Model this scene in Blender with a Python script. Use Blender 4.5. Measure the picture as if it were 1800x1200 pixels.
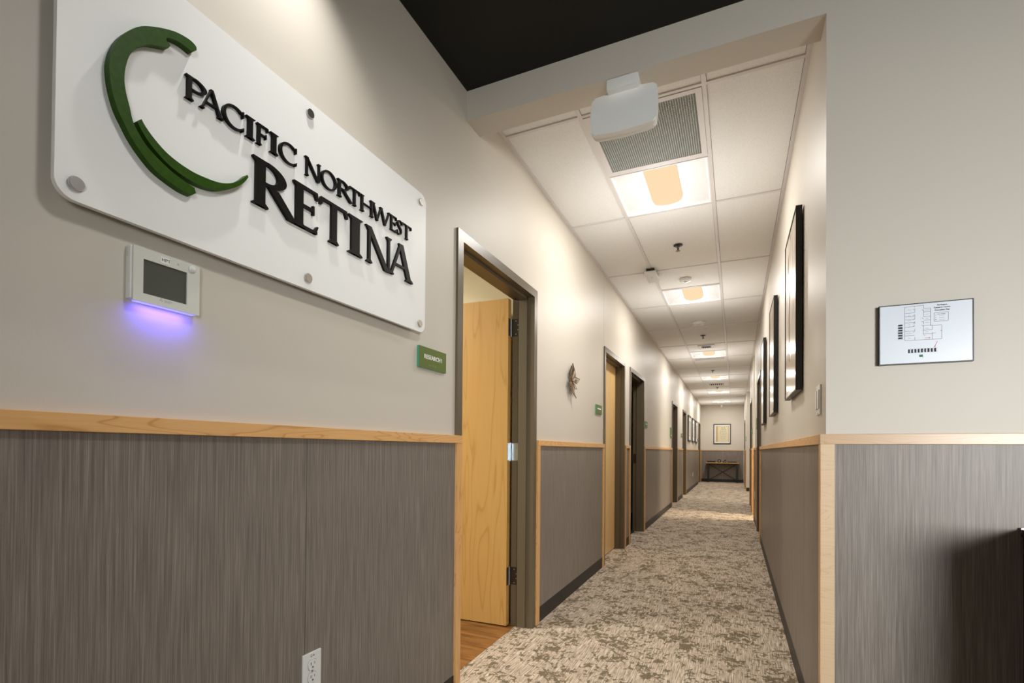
import bpy, bmesh, math, random
from mathutils import Vector, Matrix
random.seed(7)
for _o in list(bpy.data.objects): bpy.data.objects.remove(_o)
SC = bpy.context.scene
COL = SC.collection
PI = math.pi

# ------------------------------------------------------------------ key measures (metres)
W = 1.494          # corridor width, left wall face x=0
ZC = 2.892         # lay-in ceiling
ZH = 2.741         # header underside
TH = 0.134         # header / front wall thickness
YF = 18.147        # far wall
RAIL0, RAIL1 = 1.174, 1.21
BASE = 0.10
PITCH = 0.6155
TX1, TX2 = 0.446, 1.055   # ceiling main tees

# ------------------------------------------------------------------ camera
cam_d = bpy.data.cameras.new('camera'); cam = bpy.data.objects.new('camera', cam_d); COL.objects.link(cam)
Rv = Vector((0.91265666, 0.40865085, 0.00789256)); Uv = Vector((-0.00274188, -0.01318838, 0.99990927)); Fv = Vector((-0.40871787, 0.9125955, 0.01091599))
M = Matrix((Rv, Uv, -Fv)).transposed().to_4x4(); M.translation = Vector((1.19579713, -2.09462208, 1.14482445))
cam.matrix_world = M
cam_d.sensor_width = 36; cam_d.lens = 873.5611 / 1800 * 36
cam_d.shift_x = (900 - 901.1935) / 1800; cam_d.shift_y = (780.9477 - 600) / 1800
cam_d.clip_start = 0.02; cam_d.clip_end = 100
SC.camera = cam

# ------------------------------------------------------------------ world, view
wd = bpy.data.worlds.new('world'); SC.world = wd; wd.use_nodes = True
bg = wd.node_tree.nodes['Background']; bg.inputs[0].default_value = (0.75, 0.87, 1.0, 1); bg.inputs[1].default_value = 0.3
vs = SC.view_settings; vs.view_transform = 'Standard'; vs.look = 'None'; vs.gamma = 1; vs.exposure = 0.12; vs.use_curve_mapping = False
try:
    SC.cycles.max_bounces = 10; SC.cycles.diffuse_bounces = 6; SC.cycles.glossy_bounces = 4; SC.cycles.caustics_reflective = False; SC.cycles.caustics_refractive = False
except Exception: pass

# ------------------------------------------------------------------ lamps
def area(name, loc, aim, sx, sy, power, col, spread=PI):
    l = bpy.data.lights.new(name, 'AREA'); l.shape = 'RECTANGLE'; l.size = sx; l.size_y = sy; l.energy = power; l.color = col; l.spread = spread
    o = bpy.data.objects.new(name, l); COL.objects.link(o); o.location = loc
    d = Vector(aim) - Vector(loc)
    o.rotation_euler = d.to_track_quat('-Z', 'Y').to_euler()
    return o
def spot(name, loc, aim, power, col, angle, blend=0.5, rad=0.03):
    l = bpy.data.lights.new(name, 'SPOT'); l.energy = power; l.color = col; l.spot_size = math.radians(angle); l.spot_blend = blend; l.shadow_soft_size = rad
    o = bpy.data.objects.new(name, l); COL.objects.link(o); o.location = loc
    o.rotation_euler = (Vector(aim) - Vector(loc)).to_track_quat('-Z', 'Y').to_euler()
    return o
WARM = (1.0, 0.965, 0.905)
NEUT = (1.0, 0.975, 0.93)
DAY = (0.98, 1.0, 0.985)
LIGHT_ROWS = [1.0285, 3.49, 7.18, 10.26, 13.34, 16.41]
for _k, _y in enumerate(LIGHT_ROWS):
    yc = _y + PITCH / 2; xc = (TX1 + TX2) / 2
    area('troffer_lamp', (xc, yc, ZC + 0.012), (xc, yc, 0), 0.20, 0.46, (20, 21.5, 24, 26, 29, 32)[_k], WARM)
    area('added_uplight_lamp', (xc, yc, ZC - 0.50), (xc, yc, 9), 0.8, 0.9, 3.4, (1, .97, .93))  # uplight added in mid-air to brighten the ceiling tiles; no fitting hangs here
    area('added_pan_lamp', (xc, yc, ZC - 0.06), (xc, yc, 9), 0.20, 0.46, 0.45, (1, .98, .95))  # unseen extra lamp added below the lens to whiten the reflectors
spot('sign_wash_lamp', (0.20, -1.10, 2.84), (0.16, -1.0, 1.2), 30, NEUT, 100, 1.0, 0.016)
spot('lobby_downlight_lamp', (1.35, -1.15, 2.82), (0.05, -0.80, 0.9), 48, NEUT, 100, 1.0, 0.14)
spot('lobby_downlight_lamp', (2.7, -1.4, 2.84), (2.3, -0.6, 0.8), 4, NEUT, 140, 0.6, 0.06)
area('window_daylight_lamp', (4.0, -4.6, 1.35), (1.75, 0.0, 1.0), 1.5, 1.1, 31, DAY, math.radians(64))
area('lobby_ceiling_lamp', (1.4, -4.6, 2.84), (1.4, -4.6, 0), 1.2, 1.2, 12, NEUT)
area('side_passage_lamp', (3.2, 7.55, 2.0), (0.75, 7.6, 0.0), 0.6, 0.5, 24, (1, .84, .62), 1.5)
area('exam_room_lamp', (-1.6, 12.0, 2.6), (-1.6, 12.0, 0), 0.6, 0.6, 28, NEUT)
area('research_room_lamp', (-1.7, -0.2, 2.6), (-1.7, -0.2, 0), 0.6, 0.6, 72, (1, .95, .82))
area('side_hall_lamp', (3.0, 12.0, 2.8), (3.0, 12.0, 0), 0.6, 0.6, 30, WARM)

# ------------------------------------------------------------------ material helpers
def mat(name, col=(0.8, 0.8, 0.8), rough=0.5, metal=0.0, spec=0.5, emit=None, estr=1.0):
    m = bpy.data.materials.new(name); m.use_nodes = True
    b = m.node_tree.nodes['Principled BSDF']
    b.inputs['Base Color'].default_value = (*col, 1); b.inputs['Roughness'].default_value = rough; b.inputs['Metallic'].default_value = metal
    b.inputs['Specular IOR Level'].default_value = spec
    if emit: b.inputs['Emission Color'].default_value = (*emit, 1); b.inputs['Emission Strength'].default_value = estr
    return m
class NT:
    def __init__(s, m): s.t = m.node_tree; s.b = s.t.nodes['Principled BSDF']
    def n(s, typ, **kw):
        nd = s.t.nodes.new(typ)
        for k, v in kw.items():
            if k in nd.inputs: nd.inputs[k].default_value = v
            else: setattr(nd, k, v)
        return nd
    def l(s, a, b): s.t.links.new(a, b)
    def coords(s, scale, kind='Object', rot=(0, 0, 0), loc=(0, 0, 0)):
        tc = s.n('ShaderNodeTexCoord'); mp = s.n('ShaderNodeMapping')
        mp.inputs['Scale'].default_value = scale; mp.inputs['Rotation'].default_value = rot; mp.inputs['Location'].default_value = loc
        s.l(tc.outputs[kind], mp.inputs['Vector']); return mp.outputs[0]
    def noise(s, vec, scale=1, detail=2, rough=0.5, dist=0):
        nd = s.n('ShaderNodeTexNoise'); nd.inputs['Scale'].default_value = scale; nd.inputs['Detail'].default_value = detail
        nd.inputs['Roughness'].default_value = rough; nd.inputs['Distortion'].default_value = dist; s.l(vec, nd.inputs['Vector']); return nd.outputs['Fac']
    def ramp(s, fac, stops):
        r = s.n('ShaderNodeValToRGB'); e = r.color_ramp.elements
        while len(e) < len(stops): e.new(0.5)
        for i, (p, c) in enumerate(stops):
            e[i].position = p; e[i].color = (*c, 1) if len(c) == 3 else c
        s.l(fac, r.inputs[0]); return r.outputs[0]
    def mix(s, fac, a, b, typ='MIX'):
        nd = s.n('ShaderNodeMix'); nd.data_type = 'RGBA'; nd.blend_type = typ
        for src, sock in ((fac, nd.inputs[0]), (a, nd.inputs[6]), (b, nd.inputs[7])):
            if hasattr(src, 'links'): s.l(src, sock)
            elif isinstance(src, (int, float)): sock.default_value = src
            else: sock.default_value = (*src, 1)
        return nd.outputs[2]
    def math(s, op, a, b=0.0):
        nd = s.n('ShaderNodeMath'); nd.operation = op
        for src, sock in ((a, nd.inputs[0]), (b, nd.inputs[1])):
            if hasattr(src, 'links'): s.l(src, sock)
            else: sock.default_value = src
        return nd.outputs[0]
    def bump(s, h, strength=0.2, dist=0.01):
        b = s.n('ShaderNodeBump'); b.inputs['Strength'].default_value = strength; b.inputs['Distance'].default_value = dist
        s.l(h, b.inputs['Height']); s.l(b.outputs[0], s.b.inputs['Normal'])
    def color(s, c): s.l(c, s.b.inputs['Base Color'])

def paint(name, col, rough=0.42, strength=0.08):
    m = mat(name, col, rough, spec=0.32); t = NT(m); v = t.coords((1, 1, 1))
    t.bump(t.noise(v, 260, 3, 0.6), strength, 0.002); return m
M_WALL = paint('greige wall paint', (0.615, 0.57, 0.50), 0.47)
M_ROOM = paint('warm room paint', (0.76, 0.69, 0.49), 0.6)
M_BLACKCEIL = paint('black ceiling paint', (0.006, 0.006, 0.005), 0.6)

def mk_panel():
    m = mat('striated laminate', (0.13, 0.12, 0.115), 0.43, spec=0.44); t = NT(m)
    v = t.coords((1, 1, 0.012)); a = t.noise(v, 420, 4, 0.7); b = t.noise(t.coords((1, 1, 0.02)), 150, 2, 0.5); c = t.noise(t.coords((1, 1, 1)), 900, 1)
    f = t.math('ADD', t.math('MULTIPLY', a, 0.62), t.math('ADD', t.math('MULTIPLY', b, 0.28), t.math('MULTIPLY', c, 0.10)))
    t.color(t.ramp(f, [(0.33, (0.110, 0.092, 0.077)), (0.49, (0.200, 0.170, 0.145)), (0.66, (0.335, 0.290, 0.250))]))
    t.bump(a, 0.08, 0.001); return m
M_PANEL = mk_panel()

def mk_maple(name, axis, light=(0.80, 0.46, 0.185), dark=(0.50, 0.23, 0.065), sc=1.0, rough=0.32):
    m = mat(name, light, rough); t = NT(m)
    k = [9 * sc, 9 * sc, 9 * sc]; k['xyz'.index(axis)] = 0.9 * sc
    rnd = t.n('ShaderNodeObjectInfo').outputs['Random']
    tc = t.n('ShaderNodeTexCoord'); add = t.n('ShaderNodeVectorMath'); add.operation = 'ADD'
    cmb = t.n('ShaderNodeCombineXYZ'); r7 = t.math('MULTIPLY', rnd, 7.0)
    for i in range(3): t.l(r7, cmb.inputs[i])
    t.l(tc.outputs['Object'], add.inputs[0]); t.l(cmb.outputs[0], add.inputs[1])
    mp = t.n('ShaderNodeMapping'); mp.inputs['Scale'].default_value = k; t.l(add.outputs[0], mp.inputs['Vector'])
    big = t.noise(mp.outputs[0], 1.0, 2, 0.45, 0.3)
    ring = t.math('FRACT', t.math('MULTIPLY', big, 15.0))
    line = t.ramp(ring, [(0.0, (1, 1, 1)), (0.10, (0.25, 0.25, 0.25)), (0.30, (0, 0, 0)), (0.9, (0, 0, 0)), (1.0, (1, 1, 1))])
    k2 = [160, 160, 160]; k2['xyz'.index(axis)] = 4
    mp2 = t.n('ShaderNodeMapping'); mp2.inputs['Scale'].default_value = k2; t.l(add.outputs[0], mp2.inputs['Vector'])
    fine = t.noise(mp2.outputs[0], 1, 3, 0.6)
    base = t.mix(t.ramp(fine, [(0.3, (0, 0, 0)), (0.75, (1, 1, 1))]), light, [l * 0.72 + d * 0.28 for l, d in zip(light, dark)])
    cloud = t.noise(mp.outputs[0], 0.7, 2)
    base = t.mix(t.math('MULTIPLY', cloud, 0.35), base, [l * 0.8 for l in light])
    fac = t.math('MULTIPLY', line, 0.72)
    t.color(t.mix(fac, base, dark)); return m
M_MAPLE_Y = mk_maple('maple rail', 'y', sc=1.6)
M_MAPLE_X = mk_maple('maple rail across', 'x', (0.62, 0.42, 0.25), (0.48, 0.28, 0.14), sc=1.6)
M_MAPLE_Z = mk_maple('maple post', 'z', sc=1.8)
M_MAPLE_ZP = mk_maple('pale maple post', 'x', (0.72, 0.53, 0.34), (0.58, 0.40, 0.23), sc=2.2)
M_DOOR = mk_maple('maple door veneer', 'z', (0.58, 0.335, 0.105), (0.42, 0.215, 0.05), sc=0.62, rough=0.35)  # darker copy of the one door veneer, for the brightly lit open leaf
M_DOOR_SHADELIFT = mk_maple('maple door veneer lightened against shade', 'z', (0.86, 0.58, 0.255), (0.68, 0.42, 0.15), sc=0.62, rough=0.35)  # same veneer, light put into the colour for leaves in recess shade
M_TABLE = mk_maple('oak table top', 'x', (0.62, 0.33, 0.09), (0.42, 0.2, 0.05), sc=1.5)

def mk_carpet():
    m = mat('patterned carpet', (0.3, 0.26, 0.2), 0.95, spec=0.1); t = NT(m)
    wob = t.noise(t.coords((1, 1, 1)), 3, 2)
    yarn = t.noise(t.coords((190, 9, 1)), 1, 3, 0.6)
    speck = t.noise(t.coords((330, 330, 1)), 1, 2, 0.7)
    f = t.math('ADD', t.math('MULTIPLY', yarn, 0.62), t.math('MULTIPLY', speck, 0.38))
    light = t.ramp(f, [(0.36, (0.14, 0.108, 0.072)), (0.45, (0.38, 0.30, 0.225)), (0.56, (0.66, 0.55, 0.44)), (0.68, (0.86, 0.78, 0.70))])
    big = t.noise(t.coords((6.0, 5.0, 1)), 1, 3, 0.55)
    leaf = t.noise(t.coords((30, 26, 1)), 1, 4, 0.66, 0.9)
    k = t.math('ADD', t.math('MULTIPLY', big, 0.42), t.math('MULTIPLY', leaf, 0.70))
    blot = t.ramp(k, [(0.583, (0, 0, 0)), (0.598, (1, 1, 1))])
    darkc = t.ramp(speck, [(0.3, (0.09, 0.068, 0.036)), (0.7, (0.20, 0.155, 0.095))])
    t.color(t.mix(t.math('MULTIPLY', blot, 0.88), light, darkc))
    t.bump(f, 0.6, 0.006); return m
M_CARPET = mk_carpet()

def mk_plank():
    m = mat('vinyl plank floor', (0.3, 0.15, 0.05), 0.3); t = NT(m)
    n1 = t.noise(t.coords((3, 24, 1)), 1, 4, 0.6, 0.5)
    t.color(t.ramp(n1, [(0.3, (0.09, 0.035, 0.010)), (0.5, (0.22, 0.095, 0.028)), (0.7, (0.36, 0.17, 0.055))])); return m
M_PLANK = mk_plank()

def mk_tile():
    m = mat('mineral ceiling tile', (0.80, 0.78, 0.74), 0.9, spec=0.2); t = NT(m)
    n1 = t.noise(t.coords((1, 1, 1)), 220, 4, 0.7); n2 = t.noise(t.coords((1, 1, 1)), 60, 3)
    t.color(t.ramp(n1, [(0.3, (0.73, 0.73, 0.71)), (0.6, (0.86, 0.86, 0.845))])); t.bump(n1, 0.25, 0.002); return m
M_TILE = mk_tile()
M_TEE = mat('white grid steel', (0.70, 0.67, 0.66), 0.4)
M_BRONZE = mat('bronze frame paint', (0.118, 0.092, 0.056), 0.34, spec=0.6)
_t = NT(M_BRONZE); _t.bump(_t.noise(_t.coords((1, 1, 1)), 300, 2), 0.05, 0.001)
M_RUBBER = mat('black rubber base', (0.016, 0.014, 0.012), 0.5)
M_BLACK = mat('black satin', (0.010, 0.009, 0.008), 0.4)
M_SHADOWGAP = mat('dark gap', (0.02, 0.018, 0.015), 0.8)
M_BLACKMETAL = mat('black metal', (0.010, 0.010, 0.011), 0.45)
M_WHITEPL = mat('white plastic', (0.74, 0.75, 0.73), 0.35)
M_DEVICE = mat('lightened white plastic', (0.88, 0.885, 0.86), 0.35)  # white plastic with a lifted colour to offset weak light under the header
M_SIGN = mat('white acrylic', (0.86, 0.865, 0.85), 0.38, spec=0.35)
M_GREEN = mat('green acrylic', (0.030, 0.115, 0.006), 0.42, spec=0.12)
_t = NT(M_GREEN); _n = _t.noise(_t.coords((1, 1, 1)), 90, 2); _t.color(_t.ramp(_n, [(.3, (.021, .060, .002)), (.7, (.030, .082, .003))]))
M_LETTER = mat('black letter paint', (0.007, 0.006, 0.005), 0.42, spec=0.12)
M_STEEL = mat('brushed steel', (0.55, 0.53, 0.50), 0.28, 1.0)
_t = NT(M_STEEL); _t.bump(_t.noise(_t.coords((1, 1, 1)), 700, 2), 0.06, 0.0005)
M_HINGE = mat('zinc hinge', (0.42, 0.47, 0.52), 0.3, 1.0)
M_DARKSTEEL = mat('dark steel', (0.10, 0.095, 0.09), 0.35, 1.0)
M_ROOMGREEN = mat('olive sign', (0.095, 0.145, 0.012), 0.4)
M_ROOMEDGE = mat('teal sign edge', (0.07, 0.32, 0.20), 0.2)
M_WHITEINK = mat('white ink', (0.82, 0.82, 0.78), 0.6)
M_LENS = mat('glowing lens', (0.0, 0.0, 0.0), 0.6, spec=0.0, emit=(1.0, 0.745, 0.465), estr=0.92)
M_REFL = mat('white reflector', (0.80, 0.805, 0.81), 0.5)
M_SCREEN = mat('grey lcd', (0.075, 0.078, 0.066), 0.12)
M_BLUE = mat('blue led', (0.1, 0.1, 0.5), 0.4, emit=(0.30, 0.27, 1.0), estr=1.3)
M_GREYINK = mat('grey ink', (0.40, 0.41, 0.42), 0.6)
M_INK = mat('navy ink', (0.015, 0.02, 0.035), 0.6)
M_LINEINK = mat('thin plan ink', (0.03, 0.045, 0.08), 0.6)
M_RED = mat('red ink', (0.55, 0.02, 0.03), 0.6)
M_GRNINK = mat('green ink', (0.01, 0.17, 0.06), 0.6)
M_PAPER = mat('white paper', (0.72, 0.77, 0.84), 0.28, spec=0.6)
M_MAT = mat('picture mat', (0.78, 0.77, 0.74), 0.5)
M_CREAM = mat('cream print', (0.66, 0.60, 0.42), 0.5)
M_TAN = mat('tan print', (0.55, 0.40, 0.20), 0.5)

def mk_art(name, seed):
    m = mat(name, (0.5, 0.4, 0.3), 0.24, spec=0.6); t = NT(m)
    v = t.coords((1, 2.2, 1.1), loc=(seed, seed * 2, seed)); a = t.noise(v, 2.4, 4, 0.55, 1.6); b = t.noise(t.coords((1, 26, 1.6), loc=(seed, 0, 0)), 1, 3)
    f = t.math('ADD', t.math('MULTIPLY', a, 0.7), t.math('MULTIPLY', b, 0.3))
    t.color(t.ramp(f, [(0.25, (0.26, 0.17, 0.10)), (0.38, (0.58, 0.47, 0.36)), (0.50, (0.76, 0.68, 0.59)), (0.66, (0.86, 0.82, 0.77))])); return m
M_ART = [mk_art('sepia botanical print', 1.3), mk_art('sepia stem print', 4.1), mk_art('sepia leaf print', 8.2)]
M_GREYART = mat('pale grey print', (0.62, 0.60, 0.58), 0.2)

# ------------------------------------------------------------------ mesh helpers
class MB:
    def __init__(s): s.v = []; s.f = []
    def add(s, vs, fs):
        k = len(s.v); s.v += [tuple(p) for p in vs]; s.f += [tuple(i + k for i in f) for f in fs]; return s
    def box(s, x0, y0, z0, x1, y1, z1, bev=0.0):
        x0, x1 = sorted((x0, x1)); y0, y1 = sorted((y0, y1)); z0, z1 = sorted((z0, z1))
        if bev > 0:
            bm = bmesh.new(); bmesh.ops.create_cube(bm, size=1)
            for v in bm.verts: v.co = Vector(((x0 + x1) / 2 + v.co.x * (x1 - x0), (y0 + y1) / 2 + v.co.y * (y1 - y0), (z0 + z1) / 2 + v.co.z * (z1 - z0)))
            bmesh.ops.bevel(bm, geom=list(bm.edges), offset=bev, segments=2, affect='EDGES', profile=0.6)
            return s.bm(bm)
        return s.add([(x0, y0, z0), (x1, y0, z0), (x1, y1, z0), (x0, y1, z0), (x0, y0, z1), (x1, y0, z1), (x1, y1, z1), (x0, y1, z1)],
                     [(0, 3, 2, 1), (4, 5, 6, 7), (0, 1, 5, 4), (1, 2, 6, 5), (2, 3, 7, 6), (3, 0, 4, 7)])
    def bm(s, bm):
        bm.verts.index_update(); s.add([v.co[:] for v in bm.verts], [[v.index for v in f.verts] for f in bm.faces]); bm.free(); return s
    def cyl(s, p, q, r, n=16, r2=None):
        p = Vector(p); q = Vector(q); d = (q - p).normalized(); a = d.orthogonal().normalized(); b = d.cross(a); r2 = r if r2 is None else r2
        vs = [p + (a * math.cos(2 * PI * i / n) + b * math.sin(2 * PI * i / n)) * r for i in range(n)] + [q + (a * math.cos(2 * PI * i / n) + b * math.sin(2 * PI * i / n)) * r2 for i in range(n)]
        return s.add(vs, [tuple(range(n - 1, -1, -1)), tuple(range(n, 2 * n))] + [(i, (i + 1) % n, n + (i + 1) % n, n + i) for i in range(n)])
    def lathe(s, c, prof, n=24, axis='z'):
        vs = []; fs = []
        for r, h in prof:
            for i in range(n):
                a = 2 * PI * i / n; u, v = r * math.cos(a), r * math.sin(a)
                o = (u, v, h) if axis == 'z' else ((h, u, v) if axis == 'x' else (u, h, v))
                vs.append((c[0] + o[0], c[1] + o[1], c[2] + o[2]))
        for j in range(len(prof) - 1):
            for i in range(n): fs.append((j * n + i, j * n + (i + 1) % n, (j + 1) * n + (i + 1) % n, (j + 1) * n + i))
        fs.append(tuple(range(n - 1, -1, -1))); fs.append(tuple(range((len(prof) - 1) * n, len(prof) * n)))
        return s.add(vs, fs)
    def prism(s, pts, to3, d0, d1):
        """closed 2-D outline (u, v) turned into 3-D by to3(u, v, d), from depth d0 to d1"""
        n = len(pts); ar = sum(pts[i][0] * pts[(i + 1) % n][1] - pts[(i + 1) % n][0] * pts[i][1] for i in range(n))
        if ar < 0: pts = pts[::-1]
        vs = [to3(u, v, d0) for u, v in pts] + [to3(u, v, d1) for u, v in pts]
        return s.add(vs, [tuple(range(n - 1, -1, -1)), tuple(range(n, 2 * n))] + [(i, (i + 1) % n, n + (i + 1) % n, n + i) for i in range(n)])
    def build(s, name, m, parent=None, origin=None, smooth=False, **props):
        me = bpy.data.meshes.new(name)
        po = ORG.get(parent.name, Vector((0, 0, 0))) if parent else Vector((0, 0, 0))
        if origin is None:
            if parent: origin = po
            else: origin = Vector((sum(v[0] for v in s.v) / len(s.v), sum(v[1] for v in s.v) / len(s.v), min(v[2] for v in s.v)))
        origin = Vector(origin)
        me.from_pydata([tuple(Vector(v) - origin) for v in s.v], [], s.f); me.update()
        bm = bmesh.new(); bm.from_mesh(me); bmesh.ops.recalc_face_normals(bm, faces=bm.faces); bm.to_mesh(me); bm.free()
        if smooth:
            for p in me.polygons: p.use_smooth = True
            try: me.set_sharp_from_angle(angle=math.radians(40))
            except Exception: pass
        me.materials.append(m)
        o = bpy.data.objects.new(name, me); COL.objects.link(o)
        if parent: o.parent = parent
        o.location = origin - po; ORG[o.name] = origin
        for k, v in props.items(): o[k] = v
        return o
ORG = {}
def tag(o, label, cat=None, group=None, kind=None):
    o['label'] = label
    if cat: o['category'] = cat
    if group: o['group'] = group
    if kind: o['kind'] = kind
    return o
def empty(name, loc, label=None, cat=None, group=None, kind=None):
    o = bpy.data.objects.new(name, None); o.empty_display_size = 0.05; COL.objects.link(o); o.location = loc; ORG[o.name] = Vector(loc)
    if label: tag(o, label, cat, group, kind)
    return o
def dup(root, loc, label=None):
    r = root.copy(); COL.objects.link(r); r.location = loc; ORG[r.name] = Vector(loc)
    if label: r['label'] = label
    for ch in list(root.children):
        c = ch.copy(); COL.objects.link(c); c.parent = r
        for g in list(ch.children):
            d = g.copy(); COL.objects.link(d); d.parent = c
    return r
def text_mb(txt, size, to3, d0, d1, align='CENTER', bold=0.0, sx=1.0, spacing=1.0):
    c = bpy.data.curves.new('txt', 'FONT'); c.body = txt; c.size = size; c.align_x = align; c.align_y = 'CENTER'; c.offset = bold; c.space_character = spacing; c.resolution_u = 3
    o = bpy.data.objects.new('txt', c); COL.objects.link(o)
    bpy.context.view_layer.update()
    me = bpy.data.meshes.new_from_object(o.evaluated_get(bpy.context.evaluated_depsgraph_get()))
    mb = MB(); bm = bmesh.new(); bm.from_mesh(me)
    bmesh.ops.remove_doubles(bm, verts=bm.verts, dist=1e-6)
    if abs(d1 - d0) > 1e-9:
        r = bmesh.ops.extrude_face_region(bm, geom=list(bm.faces)); vs = [g for g in r['geom'] if isinstance(g, bmesh.types.BMVert)]
        for v in vs: v.co.z = 1.0
    for v in bm.verts: v.co = Vector(to3(v.co.x * sx, v.co.y, d0 + (d1 - d0) * v.co.z))
    mb.bm(bm); bpy.data.objects.remove(o); bpy.data.curves.remove(c); bpy.data.meshes.remove(me); return mb
def smooth_closed(pts, corners, seg=5):
    """Catmull-Rom through a closed outline, kept sharp at the corner indices"""
    n = len(pts); out = []
    for i in range(n):
        p1, p2 = Vector(pts[i]), Vector(pts[(i + 1) % n])
        p0 = Vector(pts[(i - 1) % n]) if i not in corners else p1 * 2 - p2
        p3 = Vector(pts[(i + 2) % n]) if (i + 1) % n not in corners else p2 * 2 - p1
        for k in range(seg):
            t = k / seg
            q = 0.5 * ((2 * p1) + (p2 - p0) * t + (2 * p0 - 5 * p1 + 4 * p2 - p3) * t * t + (3 * p1 - p0 - 3 * p2 + p3) * t ** 3)
            out.append((q.x, q.y))
    return out

# ================================================================== STRUCTURE
# ---- floors
fl = MB().box(-0.107, -7, -0.06, W + 4.5, YF + 0.2, 0.0).build('floor', M_CARPET, origin=(0, 0, 0)); tag(fl, 'brown flecked carpet running down the corridor', kind='structure')
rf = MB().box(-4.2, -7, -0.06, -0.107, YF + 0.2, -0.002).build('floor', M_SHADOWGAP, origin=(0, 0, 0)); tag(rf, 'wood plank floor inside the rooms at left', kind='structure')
_k = 0
pl_mesh = None
for i in range(9):                                    # planks that show through the first doorway run along x
    yy = -0.55 + i * 0.18
    for j in range(2):
        x1 = -0.108 - j * 1.2; x0 = x1 - 1.197
        MB().box(x0, yy, -0.002, x1, yy + 0.1785, 0.001).build('plank', M_PLANK, rf, origin=(x0, yy, 0))

# ---- wall with openings
def wall_mb(xa, xb, y0, y1, z1, openings):
    mb = MB(); cur = y0
    for a, b in openings:
        mb.box(xa, cur, 0, xb, a, z1); mb.box(xa, a, 2.165, xb, b, z1); cur = b
    mb.box(xa, cur, 0, xb, y1, z1); return mb
DL = [(-0.09, 0.93), (2.775, 3.79), (4.105, 5.16), (8.60, 9.62), (10.86, 11.80), (16.60, 17.62)]      # outer edges of the left frames
ins = 0.02
wl = wall_mb(-0.13, 0, -4.5, YF, 3.0, [(a + ins, b - ins) for a, b in DL]).build('wall_left', M_WALL, origin=(0, 0, 0))
tag(wl, 'greige left wall of lobby and corridor', kind='structure')
DR = [(4.92, 5.94)]
wr = MB()
wr.v = []; _a = wall_mb(W, W + 0.13, TH, 7.12, 3.0, [(4.94, 5.92)]); wr.add(_a.v, _a.f)
_a = wall_mb(W, W + 0.13, 7.95, 10.05, 3.0, [(8.68, 9.66)]); wr.add(_a.v, _a.f)
_a = wall_mb(W, W + 0.13, 13.9, YF, 3.0, [(15.92, 16.90)]); wr.add(_a.v, _a.f)
for ya, yb in ((7.0, 7.12), (7.95, 8.07), (9.93, 10.05), (13.9, 14.02)): wr.box(W + 0.13, ya, 0, W + 4.2, yb, 3.0)
wr = wr.build('wall_right', M_WALL, origin=(0, 0, 0)); tag(wr, 'greige right wall of the corridor', kind='structure')
wf = MB().box(W, 0, 0, W + 4.5, TH, 3.2).box(0, 0, ZH, W, TH, 3.2).build('wall_front', M_WALL, origin=(0, 0, 0)); tag(wf, 'greige lobby wall with the header over the corridor mouth', kind='structure')
we = MB().box(-0.13, YF, 0, W + 0.5, YF + 0.13, 3.0).build('wall_far', M_WALL, origin=(0, 0, 0)); tag(we, 'greige end wall of the corridor', kind='structure')
wb = MB().box(-0.13, -7.1, 0, W + 4.5, -7.0, 3.0).box(W + 4.5, -7.1, 0, W + 4.6, 0, 0.8).box(W + 4.5, -7.1, 2.4, W + 4.6, 0, 3.0).box(W + 4.5, -7.1, 0, W + 4.6, -6.0, 3).box(W + 4.5, -1.5, 0, W + 4.6, 0, 3).box(-0.13, -7.1, 0, 0, -4.5, 3).build('wall_back', M_WALL, origin=(0, 0, 0)); tag(wb, 'greige lobby walls behind the viewpoint', kind='structure')
rp = MB().box(-4.3, -7, 0, -4.2, YF, 2.9)
for y0 in (1.0, 3.95, 7.2, 10.3, 13.3, 16.0): rp.box(-4.2, y0, 0, -0.13, y0 + 0.1, 2.9)
rp.box(-4.2, -2.6, 0, -0.13, -2.5, 2.9)
rp.box(W + 0.13, 4.0, 0, W + 3, 4.1, 2.9).box(W + 3, 4.0, 0, W + 3.1, YF, 2.9).box(W + 0.13, 17.2, 0, W + 3, 17.3, 2.9)
rp = rp.build('wall_room', M_ROOM, origin=(0, 0, 0)); tag(rp, 'warm tan partition walls of the side rooms', kind='structure')
# ---- ceilings
cl = MB().box(-0.2, -7.1, 2.8875, W + 4.6, 0.0, 2.98).build('ceiling', M_BLACKCEIL, origin=(0, 0, 0)); tag(cl, 'black ceiling over the lobby', kind='structure')
MB().box(-4.3, -7, 2.75, -0.13, YF, 2.8).box(W + 0.002, TH + .02, 2.893, W + 4.3, YF, 2.96).build('ceiling', M_TILE, origin=(0, 0, 0))
bpy.data.objects['ceiling.001']['kind'] = 'structure'; bpy.data.objects['ceiling.001']['label'] = 'plain ceilings of side rooms and side passages'
cg = MB().box(0, TH, ZC + 0.12, W, YF, ZC + 0.16).build('ceiling', M_SHADOWGAP, origin=(0, 0, 0)); tag(cg, 'white lay-in tile ceiling of the corridor', kind='structure')
TW = 0.011
def tee(x0, y0, x1, y1): MB().box(x0, y0, ZC, x1, y1, ZC + 0.03).build('grid_tee', M_TEE, cg)
for x in (TX1, TX2): tee(x - TW, TH, x + TW, YF)
MB().box(0, TH, ZC, 0.02, YF, ZC + 0.02).build('wall_angle', M_TEE, cg); MB().box(W - 0.02, TH, ZC, W, YF, ZC + 0.02).build('wall_angle', M_TEE, cg)
TILECACHE = {}
def tile(x0, y0, x1, y1):
    key = (round(x1 - x0, 3), round(y1 - y0, 3))
    if key not in TILECACHE:
        o = MB().box(x0, y0, ZC + 0.006, x1, y1, ZC + 0.018).build('ceiling_tile', M_TILE, cg, origin=(x0, y0, ZC)); TILECACHE[key] = o
    else:
        o = TILECACHE[key].copy(); COL.objects.link(o); o.location = (x0, y0, ZC)
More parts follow.
